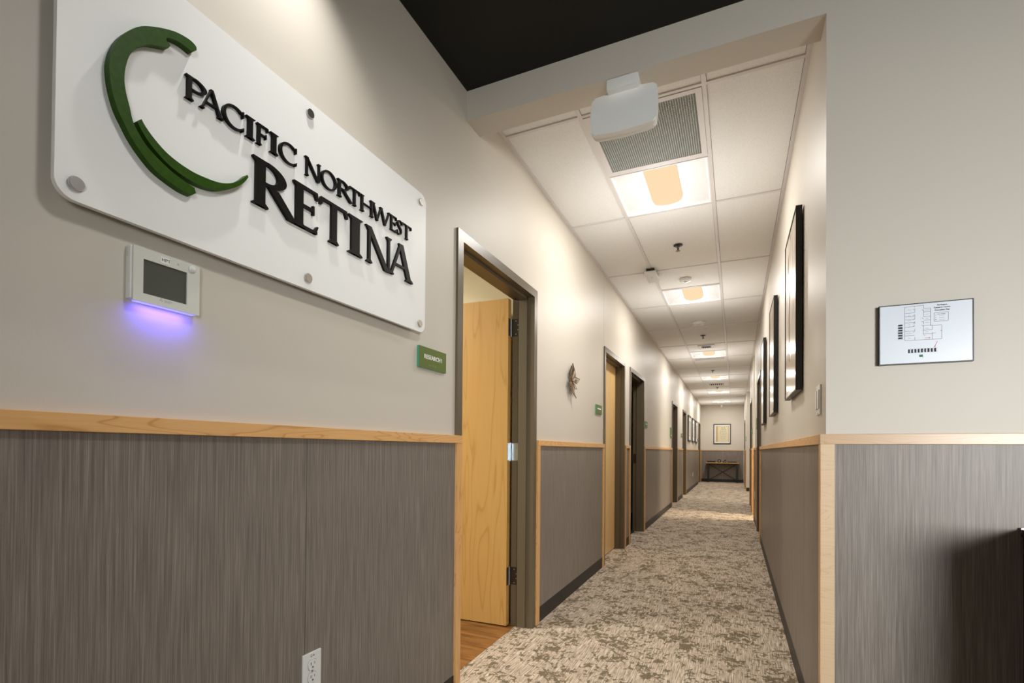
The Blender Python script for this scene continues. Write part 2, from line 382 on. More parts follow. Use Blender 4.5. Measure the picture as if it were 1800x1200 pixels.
rows = [TH, 0.413] + [0.413 + 1.231 * k for k in range(1, 15)] + [YF]
for a, b in zip(rows, rows[1:]):
    tile(0.021, a + 0.0105, TX1 - TW - 0.0015, b - 0.0105); tile(TX2 + TW + 0.0015, a + 0.0105, W - 0.022, b - 0.0105)
for y in rows[1:-1]: tee(0.02, y - 0.009, TX1 - TW, y + 0.009); tee(TX2 + TW, y - 0.009, W - 0.02, y + 0.009)
MID = [(TH, 0.413, 't'), (0.413, 1.0285, 'v'), (1.0285, 1.644, 'l'), (1.644, 2.875, 't'), (2.875, 3.49, 't'), (3.49, 4.106, 'l'), (4.106, 5.337, 't'), (5.337, 6.568, 't'), (6.568, 7.18, 't'),
       (7.18, 7.795, 'l'), (7.795, 8.10, 's'), (8.10, 9.03, 't'), (9.03, 10.26, 't'), (10.26, 10.875, 'l'), (10.875, 11.49, 't'), (11.49, 12.105, 'd'), (12.105, 13.34, 't'), (13.34, 13.955, 'l'), (13.955, 14.87, 't'),
       (14.87, 16.41, 't'), (16.41, 17.025, 'l'), (17.025, 17.33, 's'), (17.33, YF, 't')]
for a, b, k in MID:
    if k == 't': tile(TX1 + TW + 0.0015, a + 0.0105, TX2 - TW - 0.0015, b - 0.0105)
    tee(TX1 + TW, b - 0.009, TX2 - TW, b + 0.009)

# ---- wainscot: panels, rails, posts, bases
def wains(side, ya, yb, joints=(), post0=True, post1=True):
    """side 'l' or 'r': panels are pieces of the wall, rails and posts are trims, rubber is the baseboard"""
    s = 1 if side == 'l' else -1; X = 0 if side == 'l' else W; wall = wl if side == 'l' else wr
    P = 0.042
    pa = ya + (P if post0 else 0); pb = yb - (P if post1 else 0)
    ys = [pa] + [j for j in joints if pa < j < pb] + [pb]
    for a, b in zip(ys, ys[1:]):
        MB().box(X, a + 0.0015, BASE - 0.01, X + s * 0.007, b - 0.0015, RAIL0).build('wainscot_panel', M_PANEL, wall)
    tr = MB().box(X, ya, RAIL0, X + s * 0.021, yb, RAIL1, 0.0015).build('trim', M_MAPLE_Y, origin=(X, ya, RAIL0))
    tag(tr, 'maple chair rail and posts on the %s wall, %s' % (('left', 'right')[side == 'r'], TRIMWHERE[(('left', 'right')[side == 'r'], ya)]), kind='structure')
    if post0: MB().box(X, ya, 0, X + s * 0.019, ya + P, RAIL0).build('post', M_MAPLE_Z, tr)
    if post1: MB().box(X, yb - P, 0, X + s * 0.019, yb, RAIL0).build('post', M_MAPLE_Z, tr)
    b = MB().box(X, pa, 0, X + s * 0.009, pb, BASE).build('baseboard_' + ('left' if side == 'l' else 'right'), M_RUBBER); b['kind'] = 'structure'
    b['label'] = 'black rubber base under the %s wainscot' % ('left' if side == 'l' else 'right')
TRIMWHERE = {('left', -4.4): 'below the large wall sign', ('left', 0.945): 'between the first two left doorways', ('left', 3.80): 'in the narrow strip between the second and third left doorways',
    ('left', 5.17): 'between the third and fourth left doorways', ('left', 9.63): 'between the fourth and fifth left doorways', ('left', 11.81): 'under the three small frames', ('left', 17.63): 'beside the end wall',
    ('right', 0.03): 'below the large sepia prints', ('right', 5.95): 'past the first right doorway', ('right', 7.95): 'past the side passage', ('right', 9.69): 'past the second right doorway', ('right', 13.9): 'near the corridor end'}
wains('l', -4.4, -0.051, (-3.41, -2.19, -0.97), post0=False)
wains('l', 0.945, 2.765, (1.90,))
wains('l', 3.80, 4.095)
wains('l', 5.17, 8.59, (6.39, 7.61))
wains('l', 9.63, 10.85)
wains('l', 11.81, 16.59, (13.03, 14.25, 15.47))
wains('l', 17.63, YF)
wains('r', 0.03, 4.91, (0.57, 1.84, 3.107, 4.33), post0=False)
wains('r', 5.95, 7.12, ())
wains('r', 7.95, 8.65, ())
wains('r', 9.69, 10.05, (), post0=True, post1=False)
wains('r', 13.9, 15.89, (), post1=True)
# front wall wainscot with its corner post
tr = MB().box(W - 0.021, -0.021, RAIL0, W + 4.4, 0.0, RAIL1, 0.0015).box(W - 0.021, -0.001, RAIL0, W, 0.03, RAIL1).build('trim', M_MAPLE_X, origin=(W, 0, RAIL0)); tag(tr, 'pale maple chair rail across the lobby wall', kind='structure')
MB().box(W - 0.019, -0.019, 0, W + 0.024, 0.0, RAIL0).build('post', M_MAPLE_ZP, tr); MB().box(W - 0.019, 0.0, 0, W, 0.03, RAIL0).build('post', M_MAPLE_Z, tr)
for a, b in ((W + 0.024, W + 1.24), (W + 1.24, W + 2.46), (W + 2.46, W + 4.4)):
    MB().box(a + 0.001, -0.007, BASE - 0.01, b - 0.001, 0, RAIL0).build('wainscot_panel', M_PANEL, wf)
b = MB().box(W + 0.024, -0.009, 0, W + 4.4, 0, BASE).build('baseboard_front', M_RUBBER); tag(b, 'black rubber base of the lobby wall', kind='structure')
# far wall wainscot
tr = MB().box(0.021, YF - 0.021, RAIL0, W - 0.021, YF, RAIL1).build('trim', M_MAPLE_X, origin=(0.75, YF, RAIL0)); tag(tr, 'maple chair rail across the end wall', kind='structure')
for a, b in ((0.02, 0.762), (0.765, W - 0.02)): MB().box(a, YF - 0.007, BASE - 0.01, b, YF, RAIL0).build('wainscot_panel', M_PANEL, we)
b = MB().box(0.02, YF - 0.009, 0, W - 0.02, YF, 0.11).build('baseboard_far', M_RUBBER); tag(b, 'black rubber base of the end wall', kind='structure')
b = MB().box(W + 0.0, 13.892, 0, W + 4.0, 13.9, BASE).build('baseboard_right', M_RUBBER); tag(b, 'black rubber base on the wall corner near the corridor end', kind='structure')
# corner posts of the right wall return beside the side passage
tr = MB().box(W - 0.019, 7.931, 0, W + 0.05, 7.95, RAIL1).build('trim', M_MAPLE_Z); tag(tr, 'maple corner post where the side passage meets the right wall', kind='structure')

# ================================================================== DOORS
def door(n, side, ya, yb, mode, label):
    s = 1 if side == 'l' else -1; X = 0 if side == 'l' else W
    def bx(mb, w0, u0, z0, w1, u1, z1, bev=0): return mb.box(X - s * w0, u0, z0, X - s * w1, u1, z1, bev)   # w: depth into the room
    root = empty('door_%d' % n, (X, (ya + yb) / 2, 0), label, kind='structure')
    F = 0.05; ia, ib, zt = ya + F, yb - F, 2.134
    mb = MB()
    for a, b in ((ya, ia), (ib, yb)):
        bx(mb, -0.012, a, 0, 0.142, b, zt + F, 0.0)
    bx(mb, -0.012, ia, zt, 0.142, ib, zt + F)
    fr = mb.build('frame', M_BRONZE, root)
    st = MB(); bx(st, 0.036, ia, 0, 0.092, ia + 0.016, zt); bx(st, 0.036, ib - 0.016, 0, 0.092, ib, zt); bx(st, 0.036, ia, zt - 0.016, 0.092, ib, zt)
    st.build('stop', M_BRONZE, root)
    pts = None
    wd = ib - ia - 0.006
    if mode == 'closed':
        lf = MB(); bx(lf, 0.094, ia + 0.003, 0.008, 0.138, ib - 0.003, zt - 0.003, 0.002); leaf = lf.build('leaf', M_DOOR_SHADELIFT, root)
    elif mode in ('open_far', 'open_near'):
        ang = 0.035
        hw, hu = 0.150, (ib - 0.012 if mode == 'open_far' else ia + 0.012); d = -1 if mode == 'open_far' else 1
        lf = MB(); c, sn = math.cos(ang), math.sin(ang)
        def P(a, t, z):                                                    # a along the leaf, t across it
            w = hw + a * c + 0.004; u = hu + d * (a * sn * 1.0 + t); return (X - s * w, u, z)
        vs = [P(a, t, z) for z in (0.008, zt - 0.003) for a, t in ((0, -0.010), (wd, -0.010), (wd, 0.034), (0, 0.034))]
        lf.add(vs, [(0, 1, 2, 3), (4, 5, 6, 7), (0, 1, 5, 4), (1, 2, 6, 5), (2, 3, 7, 6), (3, 0, 4, 7)]); leaf = lf.build('leaf', M_DOOR, root)
        if mode == 'open_far':
            for zc, mt in ((1.946, M_DARKSTEEL), (1.132, M_HINGE), (0.324, M_DARKSTEEL)):
                hb = MB(); bx(hb, 0.094, ib - 0.003, zc - 0.057, 0.146, ib - 0.0002, zc + 0.057)
                for hz in (-0.042, -0.014, 0.014, 0.042): pass
                hg = hb.build('hinge', mt, root)
                MB().cyl((X - s * 0.150, hu + 0.002, zc - 0.060), (X - s * 0.150, hu + 0.002, zc + 0.060), 0.0062, 12).build('pin', M_HINGE if mt is M_HINGE else M_STEEL, hg, smooth=True)
                lp = MB(); lp.box(X - s * 0.1515, hu - 0.032, zc - 0.057, X - s * 0.1538, hu + 0.004, zc + 0.057); lp.build('leaf_plate', mt, hg)
                sc = MB()
                for k, hz in enumerate((-0.043, -0.015, 0.015, 0.043)):
                    xx = 0.118 if k in (0, 3) else 0.103
                    sc.cyl((X - s * xx, ib - 0.0045, zc + hz), (X - s * xx, ib - 0.002, zc + hz), 0.004, 8)
                sc.build('screw_heads', M_STEEL, hg, kind='stuff')
    if mode == 'open_empty':
        pk = MB(); bx(pk, 0.100, ib - 0.0035, 0.97, 0.135, ib - 0.0005, 1.10); pk.build('strike_plate', M_DARKSTEEL, root)
    if mode == 'closed' and n in (9,):
        hd = MB(); bx(hd, 0.06, ia + 0.05, 0.99, 0.094, ia + 0.07, 1.01); bx(hd, 0.050, ia + 0.05, 0.988, 0.062, ia + 0.17, 1.012); hd.build('handle', M_STEEL, root)
    return root
door(1, 'l', *DL[0], 'open_far', 'bronze framed doorway with maple door standing open, beside the large wall sign')
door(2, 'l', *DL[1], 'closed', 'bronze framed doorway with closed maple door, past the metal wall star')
door(3, 'l', *DL[2], 'open_empty', 'open dark doorway just past the closed maple door')
door(4, 'l', *DL[3], 'open_empty', 'open doorway with the tall green sign beside it')
door(5, 'l', *DL[4], 'open_empty', 'open doorway into an exam room before three small pictures')
door(6, 'l', *DL[5], 'open_empty', 'last doorway on the left, next to the end wall')
door(7, 'r', 4.92, 5.94, 'open_empty', 'first doorway on the right wall, beyond the large pictures')
door(8, 'r', 8.66, 9.68, 'open_empty', 'second doorway on the right wall, past the side passage')
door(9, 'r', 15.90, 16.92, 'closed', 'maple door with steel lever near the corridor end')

# ================================================================== CEILING FIXTURES
def troffer(y0, label, n):
    xc = (TX1 + TX2) / 2; yc = y0 + PITCH / 2; root = empty('ceiling_light', (xc, yc, ZC), label, 'light fixture', 'square troffer lights in the corridor ceiling')
    H = 0.2935
    fr = MB()
    for a in (-1, 1):
        fr.box(xc + a * H, yc - H, ZC - 0.0015, xc + a * (H - 0.008), yc + H, ZC + 0.06); fr.box(xc - H + .008, yc + a * H, ZC - 0.0015, xc + H - .008, yc + a * (H - 0.008), ZC + 0.06)
    fr.build('frame', M_REFL, root)
    LW, LZ = 0.103, 0.05
    for a in (-1, 1):                                       # curved side reflectors
        mb = MB(); N = 10
        for i in range(N + 1):
            t = i / N; x = xc + a * (H - 0.008 - t * (H - 0.008 - LW)); z = ZC + 0.002 + 0.058 * math.sin(t * PI * 0.62) ** 0.8
            mb.v += [(x, yc - H + 0.008, z), (x, yc + H - 0.008, z)]
        mb.f = [(2 * i, 2 * i + 1, 2 * i + 3, 2 * i + 2) for i in range(N)]; mb.build('reflector', M_REFL, root, smooth=True)
    ln = MB(); N = 14
    for i in range(N + 1):
        t = -1 + 2 * i / N; x = xc + t * LW; z = ZC + LZ - 0.034 * math.sqrt(max(0, 1 - t * t))
        ln.v += [(x, yc - H + 0.03, z), (x, yc + H - 0.045 - 0.0, z)]
    ln.f = [(2 * i, 2 * i + 1, 2 * i + 3, 2 * i + 2) for i in range(N)]; ln.build('lens', M_LENS, root, smooth=True, label='warm glowing curved lens')
    for a in (-1, 1):                                       # sloped end plates
        mb = MB(); y1 = yc + a * (H - 0.008); y2 = yc + a * (H - 0.075)
        mb.add([(xc - H + 0.008, y1, ZC + 0.001), (xc + H - 0.008, y1, ZC + 0.001), (xc + H - 0.03, y2, ZC + 0.062), (xc - H + 0.03, y2, ZC + 0.062)], [(0, 1, 2, 3)]); mb.build('end_plate', M_REFL, root)
    MB().box(xc - H, yc - H, ZC + 0.064, xc + H, yc + H, ZC + 0.075).build('housing', M_REFL, root)
    return root
names = ['glowing square ceiling light right behind the grey return grille', 'square ceiling light just past the round occupancy sensor', 'third glowing ceiling light, behind the small ceiling register',
         'fourth glowing ceiling light, in front of the wide ceiling register', 'fifth glowing ceiling light, beyond the wide ceiling register', 'last glowing ceiling light, above the console table end']
T0 = troffer(LIGHT_ROWS[0], names[0], 0)
for y, l in zip(LIGHT_ROWS[1:], names[1:]): dup(T0, ((TX1 + TX2) / 2, y + PITCH / 2, ZC), l)

# return grille
gx0, gx1, gy0, gy1 = TX1 + 0.012, TX2 - 0.012, 0.413 + 0.012, 1.0285 - 0.010
g = empty('return_grille', ((gx0 + gx1) / 2, (gy0 + gy1) / 2, ZC), 'square white framed return air grille with dark eggcrate mesh in the ceiling', 'vent')
mb = MB(); fw = 0.030
mb.box(gx0, gy0, ZC - 0.003, gx0 + fw, gy1, ZC + 0.012).box(gx1 - fw, gy0, ZC - 0.003, gx1, gy1, ZC + 0.012).box(gx0 + fw, gy0, ZC - 0.003, gx1 - fw, gy0 + fw, ZC + 0.012).box(gx0 + fw, gy1 - fw, ZC - 0.003, gx1 - fw, gy1, ZC + 0.012); mb.build('frame', M_TEE, g)
mb = MB(); nb = 44
for i in range(1, nb):
    x = gx0 + fw + (gx1 - gx0 - 2 * fw) * i / nb; mb.box(x - 0.0010, gy0 + fw, ZC, x + 0.0010, gy1 - fw, ZC + 0.010)
for i in range(1, nb):
    y = gy0 + fw + (gy1 - gy0 - 2 * fw) * i / nb; mb.box(gx0 + fw, y - 0.0012, ZC + .0003, gx1 - fw, y + 0.0012, ZC + 0.0103)
mb.build('eggcrate_mesh', mat('grey eggcrate', (0.55, 0.57, 0.54), 0.5), g, kind='stuff')
MB().box(gx0, gy0, ZC + 0.03, gx1, gy1, ZC + 0.05).build('backing', mat('dark duct', (0.08, 0.09, 0.08), 0.8), g)

# slot strips and registers
for a, b, l in ((7.795, 8.10, 'grey slot diffuser behind the third ceiling light'), (17.025, 17.33, 'grey slot diffuser behind the last ceiling light')):
    r = empty('slot_diffuser', ((TX1 + TX2) / 2, (a + b) / 2, ZC), l, 'vent', 'slot diffusers')
    MB().box(TX1 + .012, a + .01, ZC - .003, TX2 - .012, b - .01, ZC + 0.012).build('plate', M_TEE, r)
    mb = MB()
    for k in range(2): mb.box(TX1 + .05, a + .07 + k * .1, ZC - .004, TX2 - .05, a + .11 + k * .1, ZC - .0025)
    mb.build('slot', mat('slot grey', (0.25, 0.24, 0.23), 0.6), r)
def register(x0, y0, x1, y1, label, nl):
    r = empty('ceiling_register', ((x0 + x1) / 2, (y0 + y1) / 2, ZC), label, 'vent')
    MB().box(x0, y0, ZC - 0.008, x1, y1, ZC + 0.004, 0.002).build('plate', M_TEE, r)
    w = (x1 - x0); h = y1 - y0
    MB().box(x0 + w * .22, y0 + h * .22, ZC - 0.0095, x1 - w * .22, y1 - h * .22, ZC - 0.0075).build('opening', M_SHADOWGAP, r)
    for k in range(nl):
        xx = x0 + w * .22 + (k + .5) * w * .56 / nl; m = MB()
        m.add([(xx - w * .02, y0 + h * .2, ZC - .008), (xx + w * .02, y0 + h * .2, ZC - .02), (xx + w * .02, y1 - h * .2, ZC - .02), (xx - w * .02, y1 - h * .2, ZC - .008)], [(0, 1, 2, 3)]); m.build('louver', M_WHITEPL, r)
register(0.62, 6.64, 0.88, 6.90, 'small white ceiling register in front of the third light', 5)
register(TX1 + .012, 11.50, TX2 - .012, 12.095, 'wide white ceiling register between the fourth and fifth lights', 7)

def sprinkler(y, x, label):
    r = empty('sprinkler_head', (x, y, ZC), label, 'sprinkler', 'fire sprinklers')
    MB().lathe((x, y, ZC), [(0.038, 0.002), (0.038, -0.003), (0.026, -0.008), (0.012, -0.009)], 20).build('escutcheon', M_DARKSTEEL, r, smooth=True)
    MB().cyl((x, y, ZC - 0.009), (x, y, ZC - 0.045), 0.005, 10).cyl((x - .012, y, ZC - .009), (x - .004, y, ZC - .04), .002, 6).cyl((x + .012, y, ZC - .009), (x + .004, y, ZC - .04), .002, 6).build('stem', M_DARKSTEEL, r)
    MB().lathe((x, y, ZC - 0.048), [(0.006, 0.003), (0.019, 0.001), (0.019, -0.001), (0.004, -0.003)], 16).build('deflector', mat('brass', (0.35, 0.25, 0.12), 0.35, 1.0) if 'brass' not in bpy.data.materials else bpy.data.materials['brass'], r)
    return r
sp = sprinkler(2.31, 0.748, 'dark fire sprinkler in the large tile between the first two lights')
for y, l in ((5.91, 'dark fire sprinkler just before the third light'), (9.44, 'dark fire sprinkler just before the fourth light'), (12.5, 'dark fire sprinkler just before the fifth light')): dup(sp, (0.748, y, ZC), l)
r = empty('occupancy_sensor', (0.73, 3.21, ZC), 'small round white occupancy sensor in front of the second light', 'sensor')
MB().lathe((0.73, 3.21, ZC), [(0.058, 0.003), (0.058, -0.012), (0.05, -0.02), (0.03, -0.023), (0.0, -0.024)], 28).build('body', M_WHITEPL, r, smooth=True)
MB().lathe((0.73, 3.21, ZC - 0.022), [(0.018, 0.002), (0.016, -0.008), (0.008, -0.013), (0.0, -0.014)], 16).build('dome', M_MAT, r, smooth=True)
r = empty('smoke_detector', (0.742, 5.06, ZC), 'round white smoke detector on the tile past the second light', 'detector')
MB().lathe((0.742, 5.06, ZC), [(0.082, 0.003), (0.082, -0.014), (0.076, -0.016), (0.070, -0.018), (0.066, -0.034), (0.0, -0.036)], 32).build('body', M_WHITEPL, r, smooth=True)
MB().lathe((0.742, 5.06, ZC - 0.034), [(0.030, 0.001), (0.026, -0.007), (0.0, -0.009)], 20).build('sensor_cap', M_TEE, r, smooth=True)
r = empty('end_camera', (0.735, 17.86, ZC), 'small white cylinder sensor hanging at the corridor end', 'sensor')
MB().lathe((0.735, 17.86, ZC), [(0.07, 0.003), (0.07, -0.008), (0.05, -0.014), (0.0, -0.015)], 20).build('base', M_WHITEPL, r, smooth=True)
MB().lathe((0.735, 17.86, ZC - 0.012), [(0.034, 0), (0.034, -0.085), (0.028, -0.095), (0.0, -0.096)], 18).build('body', M_WHITEPL, r, smooth=True)
# wireless box
r = empty('wireless_box', (0.45, 2.91, ZC), 'flat square white wireless box clipped under the ceiling tee', 'access point')
MB().box(0.392, 2.755, ZC - 0.056, 0.502, 3.03, ZC - 0.026, 0.004).build('body', M_WHITEPL, r)
MB().box(0.41, 2.765, ZC - 0.027, 0.485, 3.01, ZC + 0.0).build('bracket', M_BLACK, r)
MB().box(0.447, 2.84, ZC - 0.0568, 0.452, 2.88, ZC - 0.0562).build('logo_mark', M_GREYINK, r)
# white slab device under the header
r = empty('header_sensor', (0.752, 0.05, ZH), 'white slab-shaped device bracketed under the header over the corridor', 'sensor')
MB().box(0.684, 0.004, ZH - 0.046, 0.820, 0.080, ZH, 0.007).build('bracket', M_DEVICE, r, smooth=True)
def slabpts(w, h, n=7, rad=0.013):
    pts = []; a, b = w / 2, h / 2
    for cx, cy, a0 in ((a - rad, b - rad, 0), (-a + rad, b - rad, 90), (-a + rad, -b + rad, 180), (a - rad, -b + rad, 270)):
        for k in range(n): t = math.radians(a0 + 90 * k / (n - 1)); pts.append((cx + rad * math.cos(t), cy + rad * math.sin(t)))
        q = [(-1, 0), (0, -1), (1, 0), (0, 1)][a0 // 90]; L = (w if q[0] else h) - 2 * rad
        for k in range(1, 9): pts.append((pts[-1][0] + q[0] * L / 9, pts[-1][1] + q[1] * L / 9))
    out = []
    for u, v in pts: out.append((u + math.copysign(0.006, u) * (1 - (v / b) ** 2), v + math.copysign(0.011, v) * (1 - (u / a) ** 2)))
    return out
tilt = math.radians(10)
def slab3(u, v, d): return (0.752 + u, 0.030 + d * math.cos(tilt) + (v) * math.sin(tilt) * 0.6, 2.612 + v - d * math.sin(tilt))
def slab(w, h, d0, d1):
    mb = MB().prism(slabpts(w, h), slab3, d0, d1)
    bm = bmesh.new(); vs = [bm.verts.new(v) for v in mb.v]; [bm.faces.new([vs[i] for i in f]) for f in mb.f]
    big = [e for e in bm.edges if all(len(f.verts) > 10 for f in e.link_faces) is False and any(len(f.verts) > 10 for f in e.link_faces)]
    bmesh.ops.bevel(bm, geom=big, offset=0.004, segments=2, affect='EDGES'); return MB().bm(bm)
slab(0.276, 0.170, 0.0, 0.024).build('front_cover', M_DEVICE, r, smooth=True)
slab(0.270, 0.164, 0.0245, 0.045).build('back_cover', M_DEVICE, r, smooth=True)
mb = MB()
for u in (-0.118, 0.118): MB().box(0.752 + u - .008, 0.034, 2.5245, 0.752 + u + .008, 0.044, 2.532, .001).build('clip', M_REFL, r)

# ================================================================== LEFT WALL: LARGE SIGN
def left3(u, v, d): return (d, u, v)
S = empty('wall_sign', (0.0, -1.0, 1.615), 'large white acrylic clinic sign with green swoosh and raised black letters', 'sign')
def rrect(x0, y0, x1, y1, r, n=8):
    pts = []
    for cx, cy, a0 in ((x1 - r, y0 + r, -90), (x1 - r, y1 - r, 0), (x0 + r, y1 - r, 90), (x0 + r, y0 + r, 180)):
        for i in range(n + 1):
            a = math.radians(a0 + 90 * i / n); pts.append((cx + r * math.cos(a), cy + r * math.sin(a)))
    return pts
MB().prism(rrect(-1.605, 1.617, -0.392, 2.178, 0.035), left3, 0.023, 0.035).build('panel', M_SIGN, S)
for yy in (-1.572, -1.003, -0.43):
    for zz in (1.650, 2.141):
        o = MB().lathe((0.0, yy, zz), [(0.008, 0.0), (0.008, 0.0345), (0.0135, 0.0352), (0.0135, 0.040), (0.0125, 0.0415), (0.0, 0.0415)], 20, 'x').build('standoff', M_STEEL, S, smooth=True)
LX0, LX1 = 0.035, 0.0445
sw1 = [(-1.4720, 2.0290), (-1.4940, 2.0030), (-1.5120, 1.9730), (-1.5230, 1.9410), (-1.5280, 1.9100), (-1.5260, 1.8800), (-1.5210, 1.8550), (-1.5120, 1.8280), (-1.5000, 1.8070), (-1.4860, 1.7850), (-1.4680, 1.7650), (-1.4410, 1.7430), (-1.4120, 1.7320), (-1.3820, 1.7250), (-1.3600, 1.7250), (-1.3510, 1.7340), (-1.3540, 1.7450), (-1.3740, 1.7480), (-1.4010, 1.7550), (-1.4230, 1.7640), (-1.4420, 1.7740), (-1.4590, 1.7860), (-1.4720, 1.8010), (-1.4840, 1.8200), (-1.4900, 1.8440), (-1.4970, 1.8690), (-1.5010, 1.8950), (-1.4990, 1.9240), (-1.4920, 1.9530), (-1.4810, 1.9740), (-1.4680, 1.9910), (-1.4510, 2.0060), (-1.4160, 2.0250), (-1.4120, 2.0330), (-1.4200, 2.0380), (-1.4210, 2.0410), (-1.4170, 2.0470), (-1.3990, 2.0540), (-1.3800, 2.0560), (-1.3640, 2.0540), (-1.3540, 2.0660), (-1.3560, 2.0740), (-1.3700, 2.0780), (-1.3950, 2.0740), (-1.4170, 2.0650), (-1.4450, 2.0490)]
MB().prism(smooth_closed(sw1, {32, 33, 35, 39, 40, 14, 15, 16}, 3), left3, LX0, 0.053).build('swoosh', M_GREEN, S)
sw2 = [(-1.4760, 1.8250), (-1.4680, 1.8350), (-1.4590, 1.8230), (-1.4420, 1.8080), (-1.4200, 1.7940), (-1.3980, 1.7860), (-1.3720, 1.7810), (-1.3440, 1.7800), (-1.3020, 1.7850), (-1.2760, 1.7940), (-1.2530, 1.8080), (-1.2350, 1.8250), (-1.2190, 1.8440), (-1.2160, 1.8400), (-1.2280, 1.8200), (-1.2490, 1.7980), (-1.2760, 1.7790), (-1.3020, 1.7650), (-1.3360, 1.7570), (-1.3640, 1.7570), (-1.3900, 1.7610), (-1.4160, 1.7700), (-1.4380, 1.7830), (-1.4550, 1.7970), (-1.4670, 1.8110)]
MB().prism(smooth_closed(sw2, {0, 1, 12, 13}, 3), left3, LX0, 0.053).build('swoosh', M_GREEN, S)

# roman capitals drawn as outlines: each glyph is a list of closed polygons in a unit cap-height box
def glyph(ch, T, t, sv):
    """T thick stroke, t thin stroke, sv serif overhang; returns (polys, width)"""
    P = []; sh = 0.045
    def ver(x, w, y0=0.0, y1=1.0, s0=True, s1=True):
        pts = [(x - w / 2, y0 + 0.0), (x + w / 2, y0), (x + w / 2, y1), (x - w / 2, y1)]; P.append(pts)
        if s0: ser(x, w, y0, 1)
        if s1: ser(x, w, y1, -1)
    def ser(x, w, y, d, l=None, r=None):
        l = sv if l is None else l; r = sv if r is None else r
        P.append([(x - w / 2 - l, y), (x + w / 2 + r, y), (x + w / 2 + r, y + d * sh * 0.6), (x + w / 2, y + d * sh * 2.0), (x - w / 2, y + d * sh * 2.0), (x - w / 2 - l, y + d * sh * 0.6)])
    def dia(x0, y0, x1, y1, w): P.append([(x0 - w / 2, y0), (x0 + w / 2, y0), (x1 + w / 2, y1), (x1 - w / 2, y1)])
    def hor(x0, x1, y, w): P.append([(x0, y - w / 2), (x1, y - w / 2), (x1, y + w / 2), (x0, y + w / 2)])
    def arc(cx, cy, rx, ry, a0, a1, wx, wy, n=22):
        o = []; i_ = []
        for k in range(n + 1):
            a = math.radians(a0 + (a1 - a0) * k / n); o.append((cx + rx * math.cos(a), cy + ry * math.sin(a))); i_.append((cx + (rx - wx) * math.cos(a), cy + (ry - wy) * math.sin(a)))
        for k in range(n): P.append([o[k], o[k + 1], i_[k + 1], i_[k]])
    def tick(x, y, d, h=0.17): P.append([(x, y), (x - t * 1.5, y), (x - t * 0.35, y + d * h), (x + t * 0.55, y + d * h)])
    if ch == 'I': ver(sv + T / 2, T); w = T + 2 * sv
    elif ch in 'PR':
        x = sv + T / 2; ver(x, T); w = 0.62 if ch == 'P' else 0.86
        ry = 0.27 if ch == 'P' else 0.255; cy = 1 - ry; bx0 = x + T / 2; rx = (0.60 if ch == 'P' else 0.60) - 0.22
        hor(bx0 - 0.01, 0.24 + T * 0.3, 1 - t / 2, t); hor(bx0 - 0.01, 0.24 + T * 0.3, cy - ry + t / 2, t); arc(0.22 + T * 0.3, cy, rx, ry, -90, 90, T, t)
        if ch == 'R': P.append([(0.26 + T * 0.2, 0.49), (0.26 + T * 0.2 + T * 1.15, 0.49), (w - 0.02, 0.055), (w, 0.0), (w - T * 0.95, 0.0)])
    elif ch == 'A':
        w = 0.98; dia(sv + t / 2, 0, 0.46, 1.0, t * 1.1); dia(w - sv - T / 2, 0, 0.47, 1.03, T); hor(0.26, 0.66, 0.36, t); ser(sv + t / 2, t, 0, 1); ser(w - sv - T / 2, T, 0, 1)
    elif ch == 'C':
        w = 0.9; arc(0.50, 0.5, 0.50, 0.52, 48, 312, T, t, 30); P.append([(0.80, 0.98), (0.86, 0.98), (0.86, 0.70), (0.82, 0.70)]); P.append([(0.80, 0.02), (0.86, 0.06), (0.87, 0.24), (0.83, 0.22)])
    elif ch == 'O': w = 1.04; arc(0.52, 0.5, 0.52, 0.52, 0, 360, T, t, 36)
    elif ch in 'EF':
        x = sv + T / 2; ver(x, T); w = 0.60 if ch == 'E' else 0.56
        hor(x, w - 0.03, 1 - t / 2, t); tick(w - 0.0, 1.0, -1); hor(x, w - 0.10, 0.53, t); P.append([(w - 0.12, 0.42), (w - 0.08, 0.42), (w - 0.08, 0.64), (w - 0.12, 0.64)])
        if ch == 'E': hor(x, w, t / 2, t); P.append([(w - 0.03, 0), (w + 0.03, 0.19), (w - 0.01, 0.19), (w - 0.12, 0)])
    elif ch == 'N':
        w = 0.98; ver(sv + t / 2 + 0.04, t * 1.15, 0, 1, True, False); ver(w - sv - t / 2, t * 1.15, 0, 1, False, True); dia(w - sv - T * 0.62, -0.02, sv + 0.04, 1.0, T * 1.05); P.append([(0, 1.0), (0.2, 1.0), (0.2, 0.96), (0, 0.97)])
    elif ch == 'T': w = 0.82; ver(w / 2, T, 0, 1, True, False); hor(0.03, w - 0.03, 1 - t / 2, t); tick(w, 1.0, -1, 0.19); P.append([(0, 1.0), (t * 1.5, 1.0), (t * 0.35, 0.81), (-t * 0.55, 0.81)])
    elif ch == 'H': w = 0.92; ver(sv + T / 2, T); ver(w - sv - T / 2, T); hor(sv + T, w - sv - T, 0.52, t)
    elif ch == 'W':
        w = 1.40; dia(0.42, 0, sv + T / 2, 1, T); dia(0.42, 0, 0.70, 1, t); dia(1.0, 0, 0.70, 1, T); dia(1.0, 0, w - sv - t / 2, 1, t)
        for x, ww in ((sv + T / 2, T), (w - sv - t / 2, t)): ser(x, ww, 1, -1)
        ser(0.70, T, 1, -1, 0.03, 0.03)
    elif ch == 'S':
        w = 0.54; pts = [(0.49, 0.84, t), (0.44, 0.94, t), (0.30, 0.985, t), (0.15, 0.93, t * 1.2), (0.085, 0.80, T * .8), (0.14, 0.66, T), (0.28, 0.54, T * 1.05), (0.42, 0.40, T), (0.455, 0.25, T * .8), (0.39, 0.09, t * 1.2), (0.24, 0.02, t), (0.09, 0.06, t), (0.04, 0.18, t)]
